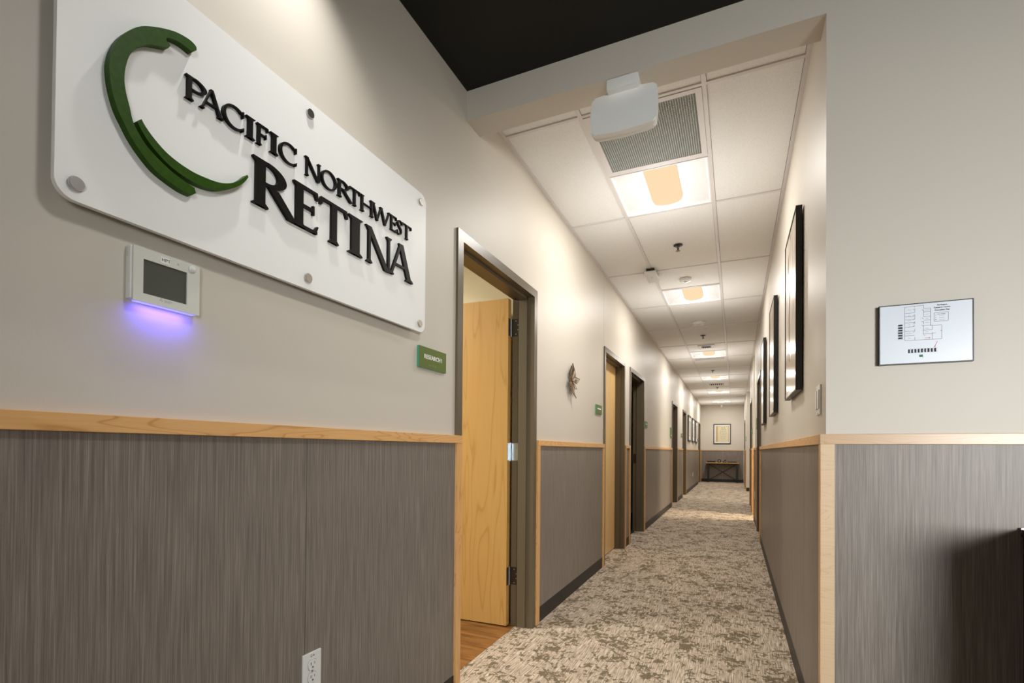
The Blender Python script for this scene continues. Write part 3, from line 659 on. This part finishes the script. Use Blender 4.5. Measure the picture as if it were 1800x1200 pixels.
        L = []; R = []
        for k, (x, y, ww) in enumerate(pts):
            a = pts[max(0, k - 1)]; b = pts[min(len(pts) - 1, k + 1)]; dx, dy = b[0] - a[0], b[1] - a[1]; l = math.hypot(dx, dy); nx, ny = -dy / l * ww / 2, dx / l * ww / 2
            L.append((x + nx, y + ny)); R.append((x - nx, y - ny))
        for k in range(len(pts) - 1): P.append([L[k], L[k + 1], R[k + 1], R[k]])
        P.append([(0.46, 0.98), (0.50, 0.98), (0.51, 0.76), (0.48, 0.76)]); P.append([(0.02, 0.27), (0.05, 0.27), (0.08, 0.03), (0.04, 0.03)])
    return P, w
def letters(spec, z0, h, T, t, sv):
    for ch, a, b in spec:
        P, w = glyph(ch, T, t, sv); xs = [p[0] for q in P for p in q]; xa, xb = min(xs), max(xs); mb = MB()
        for k_, q in enumerate(P): mb.prism([(a + (u - xa) / (xb - xa) * (b - a), z0 + v * h) for u, v in q], left3, LX0 - 0.0005, LX1 + .00004 * k_)
        mb.build('letter', M_LETTER, S)
letters([('P', -1.371, -1.322), ('A', -1.337, -1.279), ('C', -1.281, -1.224), ('I', -1.217, -1.191), ('F', -1.185, -1.150), ('I', -1.144, -1.118), ('C', -1.114, -1.056), ('N', -1.024, -0.964), ('O', -0.962, -0.898), ('R', -0.893, -0.829),
         ('T', -0.842, -0.789), ('H', -0.787, -0.722), ('W', -0.732, -0.629), ('E', -0.628, -0.592), ('S', -0.589, -0.560), ('T', -0.558, -0.500)], 1.9495, 0.0545, 0.110, 0.048, 0.062)
letters([('R', -1.196, -1.056), ('E', -1.064, -0.971), ('T', -0.967, -0.847), ('I', -0.843, -0.777), ('N', -0.760, -0.622), ('A', -0.636, -0.489)], 1.788, 0.125, 0.172, 0.066, 0.062)

# ---- thermostat
th = empty('thermostat', (0, -1.39, 1.457), 'white wall thermostat with grey screen and blue underglow below the large sign', 'thermostat')
y0, y1, z0, z1 = -1.466, -1.318, 1.459, 1.578
mb = MB().box(0, y0, z0 + .004, 0.017, y1 + .0, z1, 0.003); mb.build('body', M_WHITEPL, th)
sy0, sy1, sz0, sz1 = -1.438, -1.352, 1.482, 1.551
mb = MB().box(0.0165, y0 + .004, z0 + .001, 0.0215, sy0 - .004, z1).box(0.0165, sy1 + .004, z0 + .001, 0.0215, y1, z1).box(0.0165, sy0 - .004, z0 + .001, 0.0215, sy1 + .004, sz0 - .003).box(0.0165, sy0 - .004, sz1 + .003, 0.0215, sy1 + .004, z1)
mb.build('faceplate', mat('cream face', (0.66, 0.67, 0.61), 0.25), th)
MB().box(0.016, sy0 - .004, sz0 - .003, 0.0178, sy1 + .004, sz1 + .003).build('screen', M_SCREEN, th)
MB().box(0.0216, -1.407, 1.558, 0.0220, -1.388, 1.572).build('label_sticker', M_WHITEINK, th)
mb = text_mb('HP', 0.0105, lambda u, v, d: (0.0221, -1.3990 + u, 1.565 + v), 0, 0, bold=.00012)
e = max(v[1] for v in mb.v) + 0.0026; zl, zh = min(v[2] for v in mb.v), max(v[2] for v in mb.v)
mb.add([(.0221, a, b) for a, b in ((e, zl), (e + .0011, zl), (e + .0011, zh), (e + .0003, zh), (e - .0017, zh - .0016), (e - .0012, zh - .0025), (e, zh - .0016))], [(0, 1, 2, 3, 4, 5, 6)]); mb.build('lettering', M_INK, th)
MB().lathe((0.0215, -1.337, 1.566), [(0.0085, 0), (0.0085, 0.003), (0.005, 0.006), (0.0, 0.007)], 18, 'x').build('sensor_dome', M_WHITEPL, th, smooth=True)
MB().lathe((0.0215, -1.369, 1.566), [(0.0022, 0), (0.0022, 0.0006)], 10, 'x').build('pinhole', M_GREYINK, th)
mb = MB()
for k in range(3):
    a = PI / 2 + k * 2 * PI / 3; c0 = (-1.405, 1.4745)
    q = [(0, 0), (0.0028 * math.cos(a - PI / 6), 0.0028 * math.sin(a - PI / 6)), (0.0048 * math.cos(a), 0.0048 * math.sin(a)), (0.0028 * math.cos(a + PI / 6), 0.0028 * math.sin(a + PI / 6))]
    mb.prism([(c0[0] + u, c0[1] + v) for u, v in q], left3, 0.0216, 0.0219)
mb.box(0.0216, -1.398, 1.4738, 0.0219, -1.381, 1.4752).box(0.0216, -1.398, 1.4712, 0.0219, -1.386, 1.4724); mb.build('logo_mark', M_GREYINK, th)
MB().box(0.003, y0 + .012, z0 + .001, 0.019, y1 - .006, z0 + .004).build('led_strip', M_BLUE, th)
mb = MB()
for k in range(7): mb.box(0.004, y0 - .0003, 1.572 - k * .003, 0.009, y0 + .0003, 1.5728 - k * .003)
mb.build('side_slots', M_GREYINK, th)
area('thermostat_led_lamp', (0.017, -1.393, 1.4545), (0.0, -1.393, 1.39), 0.10, 0.010, 0.20, (0.09, 0.05, 1.0))

# ---- room signs
def room_sign(y0, y1, z0, z1, side, label, txt=None, braille=True, extra=None):
    s = 1 if side == 'l' else -1; X = 0 if side == 'l' else W
    r = empty('room_sign', (X, (y0 + y1) / 2, z0), label, 'sign', 'green room signs')
    MB().box(X, y0, z0, X + s * 0.011, y1, z1, 0.0006).build('edge_plate', M_ROOMEDGE, r)
    MB().box(X + s * 0.0108, y0 + .0005, z0 + .0005, X + s * 0.0125, y1 - .0005, z1 - .0005).build('face', M_ROOMGREEN, r)
    to3 = (lambda u, v, d: (0.0125 + d, (y0 + y1) / 2 + u, (z0 + z1) / 2 + v)) if side == 'l' else (lambda u, v, d: (W - 0.0125 - d, (y0 + y1) / 2 - u, (z0 + z1) / 2 + v))
    if txt:
        mb = text_mb(txt, 0.026, lambda u, v, d: to3(u - 0.0075, v + 0.004, d), 0.0, 0.0012, bold=0.0004, spacing=1.02)
        e = max(v[1] for v in mb.v) + 0.0105; zl, zh = min(v[2] for v in mb.v) + .0004, max(v[2] for v in mb.v) - .0004
        mb.prism([(e, zl), (e + .0024, zl), (e + .0024, zh), (e + .0006, zh), (e - .0042, zh - .0040), (e - .0030, zh - .0058), (e, zh - .0034)], left3, 0.0125, 0.0137); mb.build('lettering', M_WHITEINK, r)
    else:
        mb = MB().box(X + s * .0125, y0 + .04, z0 + .045, X + s * .0133, y1 - .04, z0 + .058); mb.build('lettering', M_WHITEINK, r)
    if braille:
        mb = MB(); rnd = random.Random(3)
        for k in range(9):
            for j in range(3):
                for i in range(2):
                    if rnd.random() < .5: p = to3((k - 4.5) * .0075 + i * .0026, -.026 - j * .0026, 0); mb.cyl(p, (p[0] + s * .0006, p[1], p[2]), .0008, 6)
        mb.build('braille', M_GREYINK, r)
    return r
room_sign(-0.395, -0.189, 1.484, 1.573, 'l', 'green plaque reading RESEARCH 1 beside the open maple door', 'RESEARCH')
room_sign(2.455, 2.662, 1.490, 1.578, 'l', 'green room sign between the metal wall star and the closed maple door')
room_sign(5.21, 5.42, 1.484, 1.575, 'l', 'green room sign just past the open dark doorway')
room_sign(8.29, 8.55, 1.415, 1.62, 'l', 'tall green restroom sign on the left wall midway down', None, False)
room_sign(10.5, 10.72, 1.482, 1.572, 'l', 'green room sign between the fourth and fifth left doorways')
room_sign(16.25, 16.46, 1.49, 1.58, 'l', 'green room sign beyond the three small pictures')
room_sign(6.02, 6.20, 1.48, 1.64, 'r', 'green sign on the right wall past the first right doorway', None, False)
room_sign(8.35, 8.56, 1.48, 1.60, 'r', 'green sign on the right wall before the second right doorway', None, False)
room_sign(14.2, 14.45, 1.46, 1.60, 'r', 'green sign on the right wall near the corridor end', None, False)

# ---- outlets and switch
def outlet(y, z, side, label, fine=True):
    s = 1 if side == 'l' else -1; X = 0.007 if side == 'l' else W - 0.007
    r = empty('power_outlet', (X, y, z), label, 'outlet', 'white wall outlets')
    MB().box(X, y - .036, z, X + s * .006, y + .036, z + .115, 0.002).build('plate', M_WHITEPL, r)
    for zc in (z + .038, z + .077):
        pts = [(0.0165 * math.cos(a) * 1.0, 0.0185 * math.sin(a)) for a in [2 * PI * i / 24 for i in range(24)]]; pts = [(u, max(-.0145, min(.0145, v))) for u, v in pts]
        so = MB().prism(pts, lambda u, v, d: (X + s * d, y + u, zc + v), .0055, .0085).build('socket', M_WHITEPL, r)
        if fine:
            MB().box(X + s * .0083, y - .008, zc + .0, X + s * .0088, y - .0058, zc + .009).box(X + s * .0083, y + .0058, zc + .001, X + s * .0088, y + .0076, zc + .008).cyl((X + s * .0083, y, zc - .007), (X + s * .0088, y, zc - .007), .0028, 10).build('slots', M_BLACK, so)
            g = MB()
            for k in range(24):
                a, b = pts[k], pts[(k + 1) % 24]; g.add([(X + s * .0061, y + a[0] * 1.12, zc + a[1] * 1.1), (X + s * .0061, y + b[0] * 1.12, zc + b[1] * 1.1), (X + s * .0061, y + b[0] * 1.0, zc + b[1] * 1.0), (X + s * .0061, y + a[0], zc + a[1])], [(0, 1, 2, 3)])
            g.build('groove', M_GREYINK, so)
    if fine: text_mb('C-4', 0.010, lambda u, v, d: (X + s * .0062, y + u, z + .104 + v), 0, 0, bold=.0002).build('lettering', M_INK, r)
    MB().lathe((X + s * .006, y, z + .0575), [(.0034, 0), (.0030, s * .0012)], 10, 'x').build('screw', M_STEEL, r)
    return r
outlet(-0.945, 0.405, 'l', 'white duplex outlet low on the grey panel under the large sign')
outlet(14.1, 0.38, 'l', 'white outlet on the left wainscot beneath the three small pictures', False)
outlet(6.75, 0.39, 'r', 'white outlet on the right wainscot past the first right doorway', False)
r = empty('light_switch', (W, 0.148, 1.29), 'white paddle light switch on the right wall by the lobby corner', 'switch')
MB().box(W, 0.100, 1.290, W - 0.006, 0.196, 1.404, .002).build('plate', M_WHITEPL, r)
for a, b in ((.108, .138), (.158, .188)):
    MB().box(W - .0055, a, 1.312, W - 0.0105, b, 1.384, .0015).build('paddle', M_WHITEPL, r)
MB().lathe((W - .006, .148, 1.296), [(.003, 0), (.0026, -.0012)], 8, 'x').build('screw', M_STEEL, r)

MB().box(-0.0005, 2.768, 2.20, 0.0006, 2.7715, ZC).build('control_joint', mat('joint shade paint', (.48, .44, .38), .5), wl)
# ---- metal wall star
ws = empty('metal_wall_art', (0, 1.66, 1.56), 'copper edged metal starburst hanging between the first two left doors', 'wall art')
M_COPPER = mat('copper edge', (0.28, 0.13, 0.05), 0.35, 1.0)
def mk_patina():
    m = mat('patina foil', (0.5, 0.5, 0.45), 0.3, 0.75); t = NT(m); n = t.noise(t.coords((1, 1, 1)), 22, 3); t.color(t.ramp(n, [(.35, (.10, .08, .05)), (.5, (.40, .40, .33)), (.65, (.72, .71, .64))])); return m
M_PAT = mk_patina()
cy, cz = 1.668, 1.695
blades = [(95, .135, 18, 20), (122, .125, 14, 26), (62, .105, 17, 12), (10, .115, 22, 32), (-35, .105, 17, 18), (-78, .140, 16, 30), (-112, .120, 17, 16), (-148, .10, 18, 24), (172, .105, 24, 34)]
for ang, R_, hw, lift in blades:
    a = math.radians(ang); p = lambda r_, da: (cy + r_ * 1.12 * math.cos(a + math.radians(da)), cz + r_ * math.sin(a + math.radians(da)))
    A, B, Cc, D = p(.012, 0), p(R_ * .62, hw), p(R_, 3), p(R_ * .70, -hw); l = lift / 1000
    V = [(.016, *A), (.012 + l * .3, *B), (.012 + l, *Cc), (.030, *D)]
    mb = MB(); mb.add(V + [(x - .0015, y, z) for x, y, z in V], [(0, 1, 2), (0, 2, 3), (4, 6, 5), (4, 7, 6), (0, 1, 5, 4), (1, 2, 6, 5), (2, 3, 7, 6), (3, 0, 4, 7)]); bl = mb.build('blade', M_PAT, ws)
    e = MB()
    for k in range(4): e.cyl(V[k], V[(k + 1) % 4], .0028, 6)
    e.build('edge_wire', M_COPPER, bl)
mb = MB(); N = 26
ring = [(.022, cy + .095 * math.cos(2 * PI * i / N), cz + .098 * math.sin(2 * PI * i / N)) for i in range(N)]
for i in range(3, 12): mb.cyl(ring[i - 2], ring[i - 1], .002, 6)
mb.build('wire_hoop', M_COPPER, ws)
MB().cyl((0, cy, cz), (.02, cy, cz), .006, 10).build('mount', M_DARKSTEEL, ws)

# ================================================================== PICTURES
def picture(side, y0, y1, z0, z1, depth, label, group, art, fw=0.02, matw=0.0, gap=0.006):
    s = 1 if side == 'l' else -1; X = 0 if side == 'l' else W
    r = empty('framed_picture', (X, (y0 + y1) / 2, z0), label, 'picture', group); a = X + s * gap; b = X + s * depth
    mb = MB().box(a, y0, z0, b, y0 + fw, z1).box(a, y1 - fw, z0, b, y1, z1).box(a, y0 + fw, z0, b, y1 - fw, z0 + fw).box(a, y0 + fw, z1 - fw, b, y1 - fw, z1); mb.build('frame', M_BLACK, r)
    MB().box(X, y0 + .05, z1 - .06, a, y1 - .05, z1 - .03).build('hanger', M_DARKSTEEL, r)
    c = b - s * .004
    if matw:
        MB().box(a, y0 + fw, z0 + fw, c - s * .001, y1 - fw, z1 - fw).build('mat_board', M_MAT, r); MB().box(c - s * .001, y0 + fw + matw, z0 + fw + matw, c, y1 - fw - matw, z1 - fw - matw).build('print', art, r)
    else: MB().box(a, y0 + fw, z0 + fw, c, y1 - fw, z1 - fw).build('print', art, r)
    return r
pg = 'black framed sepia prints on the right wall'
RP = [(0.645, 1.215), (2.16, 2.70), (3.69, 4.23)]
PL = ['large black framed sepia print nearest the lobby corner', 'middle of the three black framed sepia prints on the right wall', 'farthest of the three black framed sepia prints on the right wall']
for (a, b), l, m in zip(RP, PL, M_ART):
    r = picture('r', a, b, 1.445, 2.338, 0.034, l, pg, m, 0.006)
    # leaf and stem outlines printed in the picture
    if a < 1:
        z = 1.445; pr = MB()
        def right3(u, v, d): return (W - 0.0302 - d, b - u, z + v)
        pr.prism([(0.10, .64), (.17, .60), (.20, .70), (.16, .80), (.11, .72)], right3, 0, .0004)
        pr.prism([(.20, .20), (.24, .19), (.23, .45), (.28, .62), (.25, .63), (.19, .44)], right3, 0, .0004)
        pr.build('printed_stem', mat('brown print ink', (.22, .12, .06), .2), r)
        pr = MB().prism([(.02, .03), (.54, .03), (.54, .20), (.40, .26), (.28, .19), (.14, .27), (.02, .22)], right3, 0, .0003); pr.build('printed_ground', mat('pale print ink', (.62, .50, .38), .15), r)
lg = 'small black framed prints on the left wall far down'
for (a, b), l in zip([(12.30, 13.15), (13.69, 14.55), (14.95, 15.85)], ['nearest of three small black frames beyond the exam room doorway', 'middle one of three small black frames beyond the exam room doorway', 'farthest of three small black frames beyond the exam room doorway']):
    picture('l', a, b, 1.415, 2.145, 0.03, l, lg, M_GREYART, 0.05, 0.10)
# eye chart on the end wall
r = empty('eye_chart_picture', (0.745, YF, 1.43), 'black framed vintage eye chart on the end wall above the console table', 'picture')
x0, x1, z0, z1 = 0.447, 1.042, 1.43, 2.18; fa, fb = YF - .03, YF - .004; fw = .028
MB().box(x0, fa, z0, x0 + fw, fb, z1).box(x1 - fw, fa, z0, x1, fb, z1).box(x0 + fw, fa, z0, x1 - fw, fb, z0 + fw).box(x0 + fw, fa, z1 - fw, x1 - fw, fb, z1).build('frame', M_BLACK, r)
MB().box(x0 + fw, fa + .006, z0 + fw, x1 - fw, fb, z1 - fw).build('mat_board', M_MAT, r)
MB().box(.525, fa + .004, 1.51, .98, fa + .0062, 2.105).build('print', M_TAN, r)
MB().box(.60, fa + .003, 1.515, .955, fa + .0042, 2.09).build('chart_sheet', M_CREAM, r)
mb = MB()
for k, (tx, sz) in enumerate((('U  D', .074), ('Y  K  Z', .066), ('O  E  L  C', .060), ('N  T  H  D  U', .052), ('F  U  O  N  E  H', .044), ('T  A  N  Y  B  P', .038), ('H  D  L  K  F', .034))):
    q = text_mb(tx, sz, lambda u, v, d, k=k: (.78 + u * .8, fa + .0012, 2.040 - k * .068 + v), 0, 0); mb.add(q.v, q.f)
mb.build('lettering', M_INK, r)
mb = MB()
for k in range(12): mb.box(.54, fa + .0036, 1.53 + k * .045, .575, fa + .004, 1.545 + k * .045)
mb.build('printed_side_marks', mat('ochre ink', (.42, .25, .06), .5), r)

# ---- evacuation plan on the lobby wall
r = empty('evacuation_plan', (1.775, 0, 1.446), 'black edged evacuation plan board on the lobby wall right of the corridor', 'sign')
x0, x1, z0, z1 = 1.648, 1.902, 1.446, 1.650; f = .003
MB().box(x0, -.016, z0, x0 + f, 0, z1).box(x1 - f, -.016, z0, x1, 0, z1).box(x0 + f, -.016, z0, x1 - f, 0, z0 + f).box(x0 + f, -.016, z1 - f, x1 - f, 0, z1).build('frame', M_BLACK, r)
MB().box(x0 + f, -.0148, z0 + f, x1 - f, 0, z1 - f).build('paper', M_PAPER, r)
PX0, PY0 = 186, 285; PW, PH = 1155, 725            # print coordinates measured along the board
def pp(u, v): return (x0 + f + u * (x1 - x0 - 2 * f), z1 - f - v * (z1 - z0 - 2 * f))
def seg(mb, u0, v0, u1, v1, w=.0009):
    a = pp(u0, v0); b = pp(u1, v1); d = Vector((b[0] - a[0], b[1] - a[1])); L = d.length or 1; n = Vector((-d.y, d.x)) / L * w / 2
    q = [(a[0] + n.x, a[1] + n.y), (b[0] + n.x, b[1] + n.y), (b[0] - n.x, b[1] - n.y), (a[0] - n.x, a[1] - n.y)]
    mb.add([(p[0], -.0150, p[1]) for p in q], [(0, 1, 2, 3)])
ln = MB(); tx = MB()
L_ = lambda *a: seg(ln, *a)
# outer walls of the plan
for q in [(.28, .04, .28, .61), (.28, .04, .385, .035), (.385, .035, .485, .03), (.485, .03, .485, .085), (.485, .085, .56, .085), (.56, .085, .56, .385), (.56, .385, .68, .385), (.68, .385, .68, .62), (.68, .62, .28, .61),
          (.39, .085, .39, .14), (.39, .18, .39, .255), (.39, .29, .39, .33), (.39, .42, .39, .455), (.39, .56, .39, .61), (.485, .10, .485, .22), (.485, .30, .485, .36), (.485, .375, .485, .53), (.58, .39, .58, .45), (.58, .50, .58, .62), (.485, .52, .58, .52), (.58, .515, .62, .515)]: L_(*q)
for v in (.145, .205, .255, .31, .38, .455, .53): L_(.28, v, .39, v)
for v in (.145, .225, .285, .375, .455): L_(.485, v, .56 if v < .37 else .58, v)
for v in (.10, .20, .27, .34, .38, .485): L_(.37, v, .39, v - .025)
for v in (.10, .24, .30, .365): L_(.465, v, .485, v + .02)
ln.build('plan_lines', M_LINEINK, r)
for u, v, w in [(.33, .09, .045), (.33, .19, .03), (.33, .275, .04), (.33, .345, .02), (.325, .39, .02), (.325, .49, .06), (.33, .575, .025), (.525, .115, .055), (.525, .185, .04), (.525, .255, .03), (.525, .325, .04), (.52, .425, .035), (.52, .485, .035)]: seg(tx, u - w / 2, v, u + w / 2, v, .0014)
for v in (.225, .26, .295): seg(tx, .65, v, .71, v, .0012)
tx.build('plan_room_labels', M_GREYINK, r)
bx = MB()
for q in [(.60, .175, .75, .175), (.75, .175, .75, .32), (.75, .32, .60, .32), (.60, .32, .60, .175)]: seg(bx, *q)
bx.build('legend_box', M_LINEINK, r)
mb = MB()
for k, t_ in enumerate(('Burlington', 'Research Center', 'Evacuation Plan')):
    c = pp(.685, .045 + k * .043); q = text_mb(t_, .0060, lambda u, v, d, c=c: (c[0] + u, -.01505, c[1] + v), 0, 0, bold=.00022, sx=1.05); mb.add(q.v, q.f)
c = pp(.675, .20); q = text_mb('MAP LEGEND', .0036, lambda u, v, d, c=c: (c[0] + u, -.01505, c[1] + v), 0, 0, bold=.0001); mb.add(q.v, q.f)
mb.build('lettering', M_INK, r)
def arrow(u0, v0, u1, v1):
    mb = MB(); seg(mb, u0, v0, u1, v1, .0013); a = Vector(pp(u0, v0)); b = Vector(pp(u1, v1)); d = (b - a).normalized(); n = Vector((-d.y, d.x)); tp = b + d * .004
    mb.add([(tp.x, -.0151, tp.y), (b.x + n.x * .0022, -.0151, b.y + n.y * .0022), (b.x - n.x * .0022, -.0151, b.y - n.y * .0022)], [(0, 1, 2)]); mb.build('arrow', M_RED, r)
arrow(.498, .59, .545, .59); arrow(.632, .655, .608, .735)
mb = MB()
for u, v in ((.617, .215), (.617, .255), (.387, .045), (.495, .545), (.672, .48)): seg(mb, u - .004, v, u + .004, v, .0022)
mb.build('red_marks', M_RED, r)
mb = MB(); seg(mb, .437, .885, .475, .885, .0072); seg(mb, .610, .29, .625, .29, .002); mb.build('flag_cloth', M_GRNINK, r)
mb = MB(); seg(mb, .477, .865, .477, .93, .0006); mb.build('flag_pole', M_INK, r)
mb = MB(); dk = MB()
for k in range(6):
    v = .345 + k * .044; seg(mb, .205, v, .255, v, .0055); seg(dk, .222, v, .232, v, .0047); seg(dk, .242, v, .25, v, .004); seg(mb, .200, v + .022, .262, v + .022, .0005)
for k in range(9):
    u = .325 + k * .0355; seg(mb, u, .765, u, .83, .0050); seg(dk, u, .79, u, .805, .0042); seg(dk, u, .77, u, .778, .0036); seg(mb, u + .0178, .75, u + .0178, .84, .0005)
mb.build('parked_car_icons', M_INK, r, kind='stuff'); dk.build('car_windows', M_GREYINK, r, kind='stuff')

# ================================================================== CONSOLE TABLE AND WHAT STANDS ON IT
t = empty('console_table', (0.76, 17.95, 0), 'narrow console table with wood top and black X-braced metal frame at the corridor end', 'table')
tx0, tx1, ty0, ty1 = 0.20, 1.325, 17.80, 18.11
MB().box(tx0, ty0, .705, tx1, ty1, .737, .002).build('tabletop', M_TABLE, t)
LEG = []
for x in (tx0 + .055, tx1 - .095):
    for y in (ty0 + .02, ty1 - .06): MB().box(x, y, 0, x + .045, y + .04, .705).build('leg', M_BLACKMETAL, t)
mb = MB()
for y in (ty0 + .02, ty1 - .06): mb.box(tx0 + .10, y + .005, .665, tx1 - .095, y + .035, .705)
for x in (tx0 + .055, tx1 - .095): mb.box(x + .005, ty0 + .06, .665, x + .04, ty1 - .06, .705).box(x + .005, ty0 + .06, .06, x + .04, ty1 - .06, .09)
mb.build('apron', M_BLACKMETAL, t)
for xa, xb, oy in ((tx0 + .10, tx1 - .095, 0.0), (tx1 - .095, tx0 + .10, .012)):
    mb = MB(); d = Vector((xb - xa, 0, .56)).normalized(); n = Vector((-d.z, 0, d.x)) * .010
    a = Vector((xa, ty1 - .04 + oy, .09)); b = Vector((xb, ty1 - .04 + oy, .665)); q = [a + n, b + n, b - n, a - n]
    mb.add([v for v in q] + [v + Vector((0, .008, 0)) for v in q], [(0, 1, 2, 3), (4, 5, 6, 7), (0, 1, 5, 4), (1, 2, 6, 5), (2, 3, 7, 6), (3, 0, 4, 7)]); mb.build('cross_brace', M_BLACKMETAL, t)
zt = .737
bx = MB().box(.235, 17.86, zt, .525, 18.04, zt + .058, .003).build('black_box', M_BLACK); tag(bx, 'flat black box on the left end of the console table', 'box')
b = empty('arch_bookend', (.652, 17.95, zt), 'black arched bookend ornament standing on the console table', 'ornament')
out = [(.055 * math.cos(a), .065 + .052 * math.sin(a)) for a in [PI * i / 14 for i in range(15)]] + [(-.055, 0), (.055, 0)]
MB().prism(out, lambda u, v, d: (.652 + u, 17.93 + d, zt + .008 + v), 0, .045).build('arch', M_BLACKMETAL, b)
MB().prism([(.018 * math.cos(a), .05 + .03 * math.sin(a)) for a in [2 * PI * i / 16 for i in range(16)]], lambda u, v, d: (.652 + u, 17.927 + d, zt + .008 + v), 0, .003).build('medallion', M_TAN, b)
MB().box(.59, 17.92, zt, .715, 17.99, zt + .008).build('base', M_BLACKMETAL, b)
b = empty('black_figurine', (.83, 17.95, zt), 'black angular figurine between the arch ornament and the grey tray', 'ornament')
MB().prism([(-.065, 0), (.075, 0), (.072, .02), (.045, .03), (.055, .10), (.045, .128), (.033, .115), (.028, .10), (-.005, .075), (-.03, .045), (-.06, .03)], lambda u, v, d: (.83 + u, 17.93 + d, zt + v), 0, .05).build('body', M_BLACKMETAL, b)
MB().lathe((.845, 17.928, zt + .03), [(.012, .002), (.010, -.004), (0, -.005)], 12, 'y').build('white_stone', M_WHITEPL, b)
b = empty('grey_tray', (1.11, 17.95, zt), 'long dark grey tray lying on the right end of the console table', 'tray')
MB().box(.945, 17.88, zt, 1.235, 18.03, zt + .008, .002).build('base', mat('charcoal', (.06, .062, .075), .5), b)
mb = MB().box(.945, 17.88, zt + .006, 1.235, 17.89, zt + .045).box(.945, 18.02, zt + .006, 1.235, 18.03, zt + .045).box(.945, 17.89, zt + .006, .955, 18.02, zt + .045).box(1.225, 17.89, zt + .006, 1.235, 18.02, zt + .045); mb.build('side_wall', bpy.data.materials['charcoal'], b)
gb = MB().lathe((1.268, 17.95, zt + .026), [(.002, -.026), (.014, -.022), (.024, -.010), (.026, 0), (.024, .010), (.014, .022), (.002, .026)], 18).build('green_ball', mat('green felt', (.16, .20, .02), .7), smooth=True); tag(gb, 'small green ball at the right end of the console table', 'ball')

# ================================================================== EXAM ROOM GLIMPSE (fifth left doorway)
b = empty('base_cabinet', (-.45, 13.0, 0), 'black base cabinet glimpsed through the exam room doorway', 'cabinet')
MB().box(-1.1, 12.72, .09, -.15, 13.28, .80, .003).build('body', M_BLACK, b); MB().box(-1.12, 12.70, .80, -.14, 13.29, .83, .002).build('countertop', M_BLACK, b)
MB().box(-1.08, 12.76, 0, -.17, 13.26, .09).build('toe_kick', M_RUBBER, b)
for xx in (-.62, -.16): MB().box(xx - .44, 12.715, .12, xx, 12.722, .78).build('door', M_BLACKMETAL, b)
b = empty('soap_bottle', (-.19, 12.95, .83), 'pale blue bottle on the black cabinet in the exam room', 'bottle')
MB().lathe((-.19, 12.95, .83), [(.04, 0), (.042, .02), (.042, .13), (.015, .16), (.014, .18), (0, .18)], 16).build('body', mat('pale blue plastic', (.45, .62, .68), .2), b, smooth=True)
MB().cyl((-.19, 12.95, 1.01), (-.19, 12.95, 1.04), .012, 10).box(-.20, 12.90, 1.035, -.18, 12.96, 1.047).build('pump', M_WHITEPL, b)
b = empty('towel_dispenser', (-.22, 13.3, 1.50), 'silver towel dispenser on the exam room wall seen through the doorway', 'dispenser')
MB().box(-.38, 13.16, 1.50, -.14, 13.292, 1.82, .01).build('body', M_STEEL, b); MB().box(-.34, 13.155, 1.50, -.18, 13.165, 1.54).build('slot', M_BLACK, b); MB().box(-.32, 13.154, 1.62, -.20, 13.162, 1.74).build('label_panel', M_WHITEPL, b)

# ================================================================== LOBBY CABINET at the right edge
b = empty('lobby_cabinet', (2.35, -.3, 0), 'dark brown cabinet standing against the lobby wainscot at the picture edge', 'cabinet')
M_CAB = mat('espresso laminate', (.018, .013, .010), .4)
MB().box(2.022, -.56, .08, 2.80, -.009, .885, .002).build('body', M_CAB, b); MB().box(2.016, -.57, .885, 2.81, -.0095, .908, .002).build('countertop', M_CAB, b)
MB().box(2.05, -.53, 0, 2.78, -.02, .08).build('plinth', M_RUBBER, b)
for a_, b_ in ((2.03, 2.40), (2.42, 2.79)): d_ = MB().box(a_, -.572, .10, b_, -.56, .87, .002).build('door', M_CAB, b); MB().cyl((b_ - .04, -.585, .55), (b_ - .04, -.585, .70), .006, 8).build('handle', M_STEEL, d_)
MB().box(2.014, -.02, .895, 2.03, -.0105, .912).build('edge_cap', M_STEEL, b)
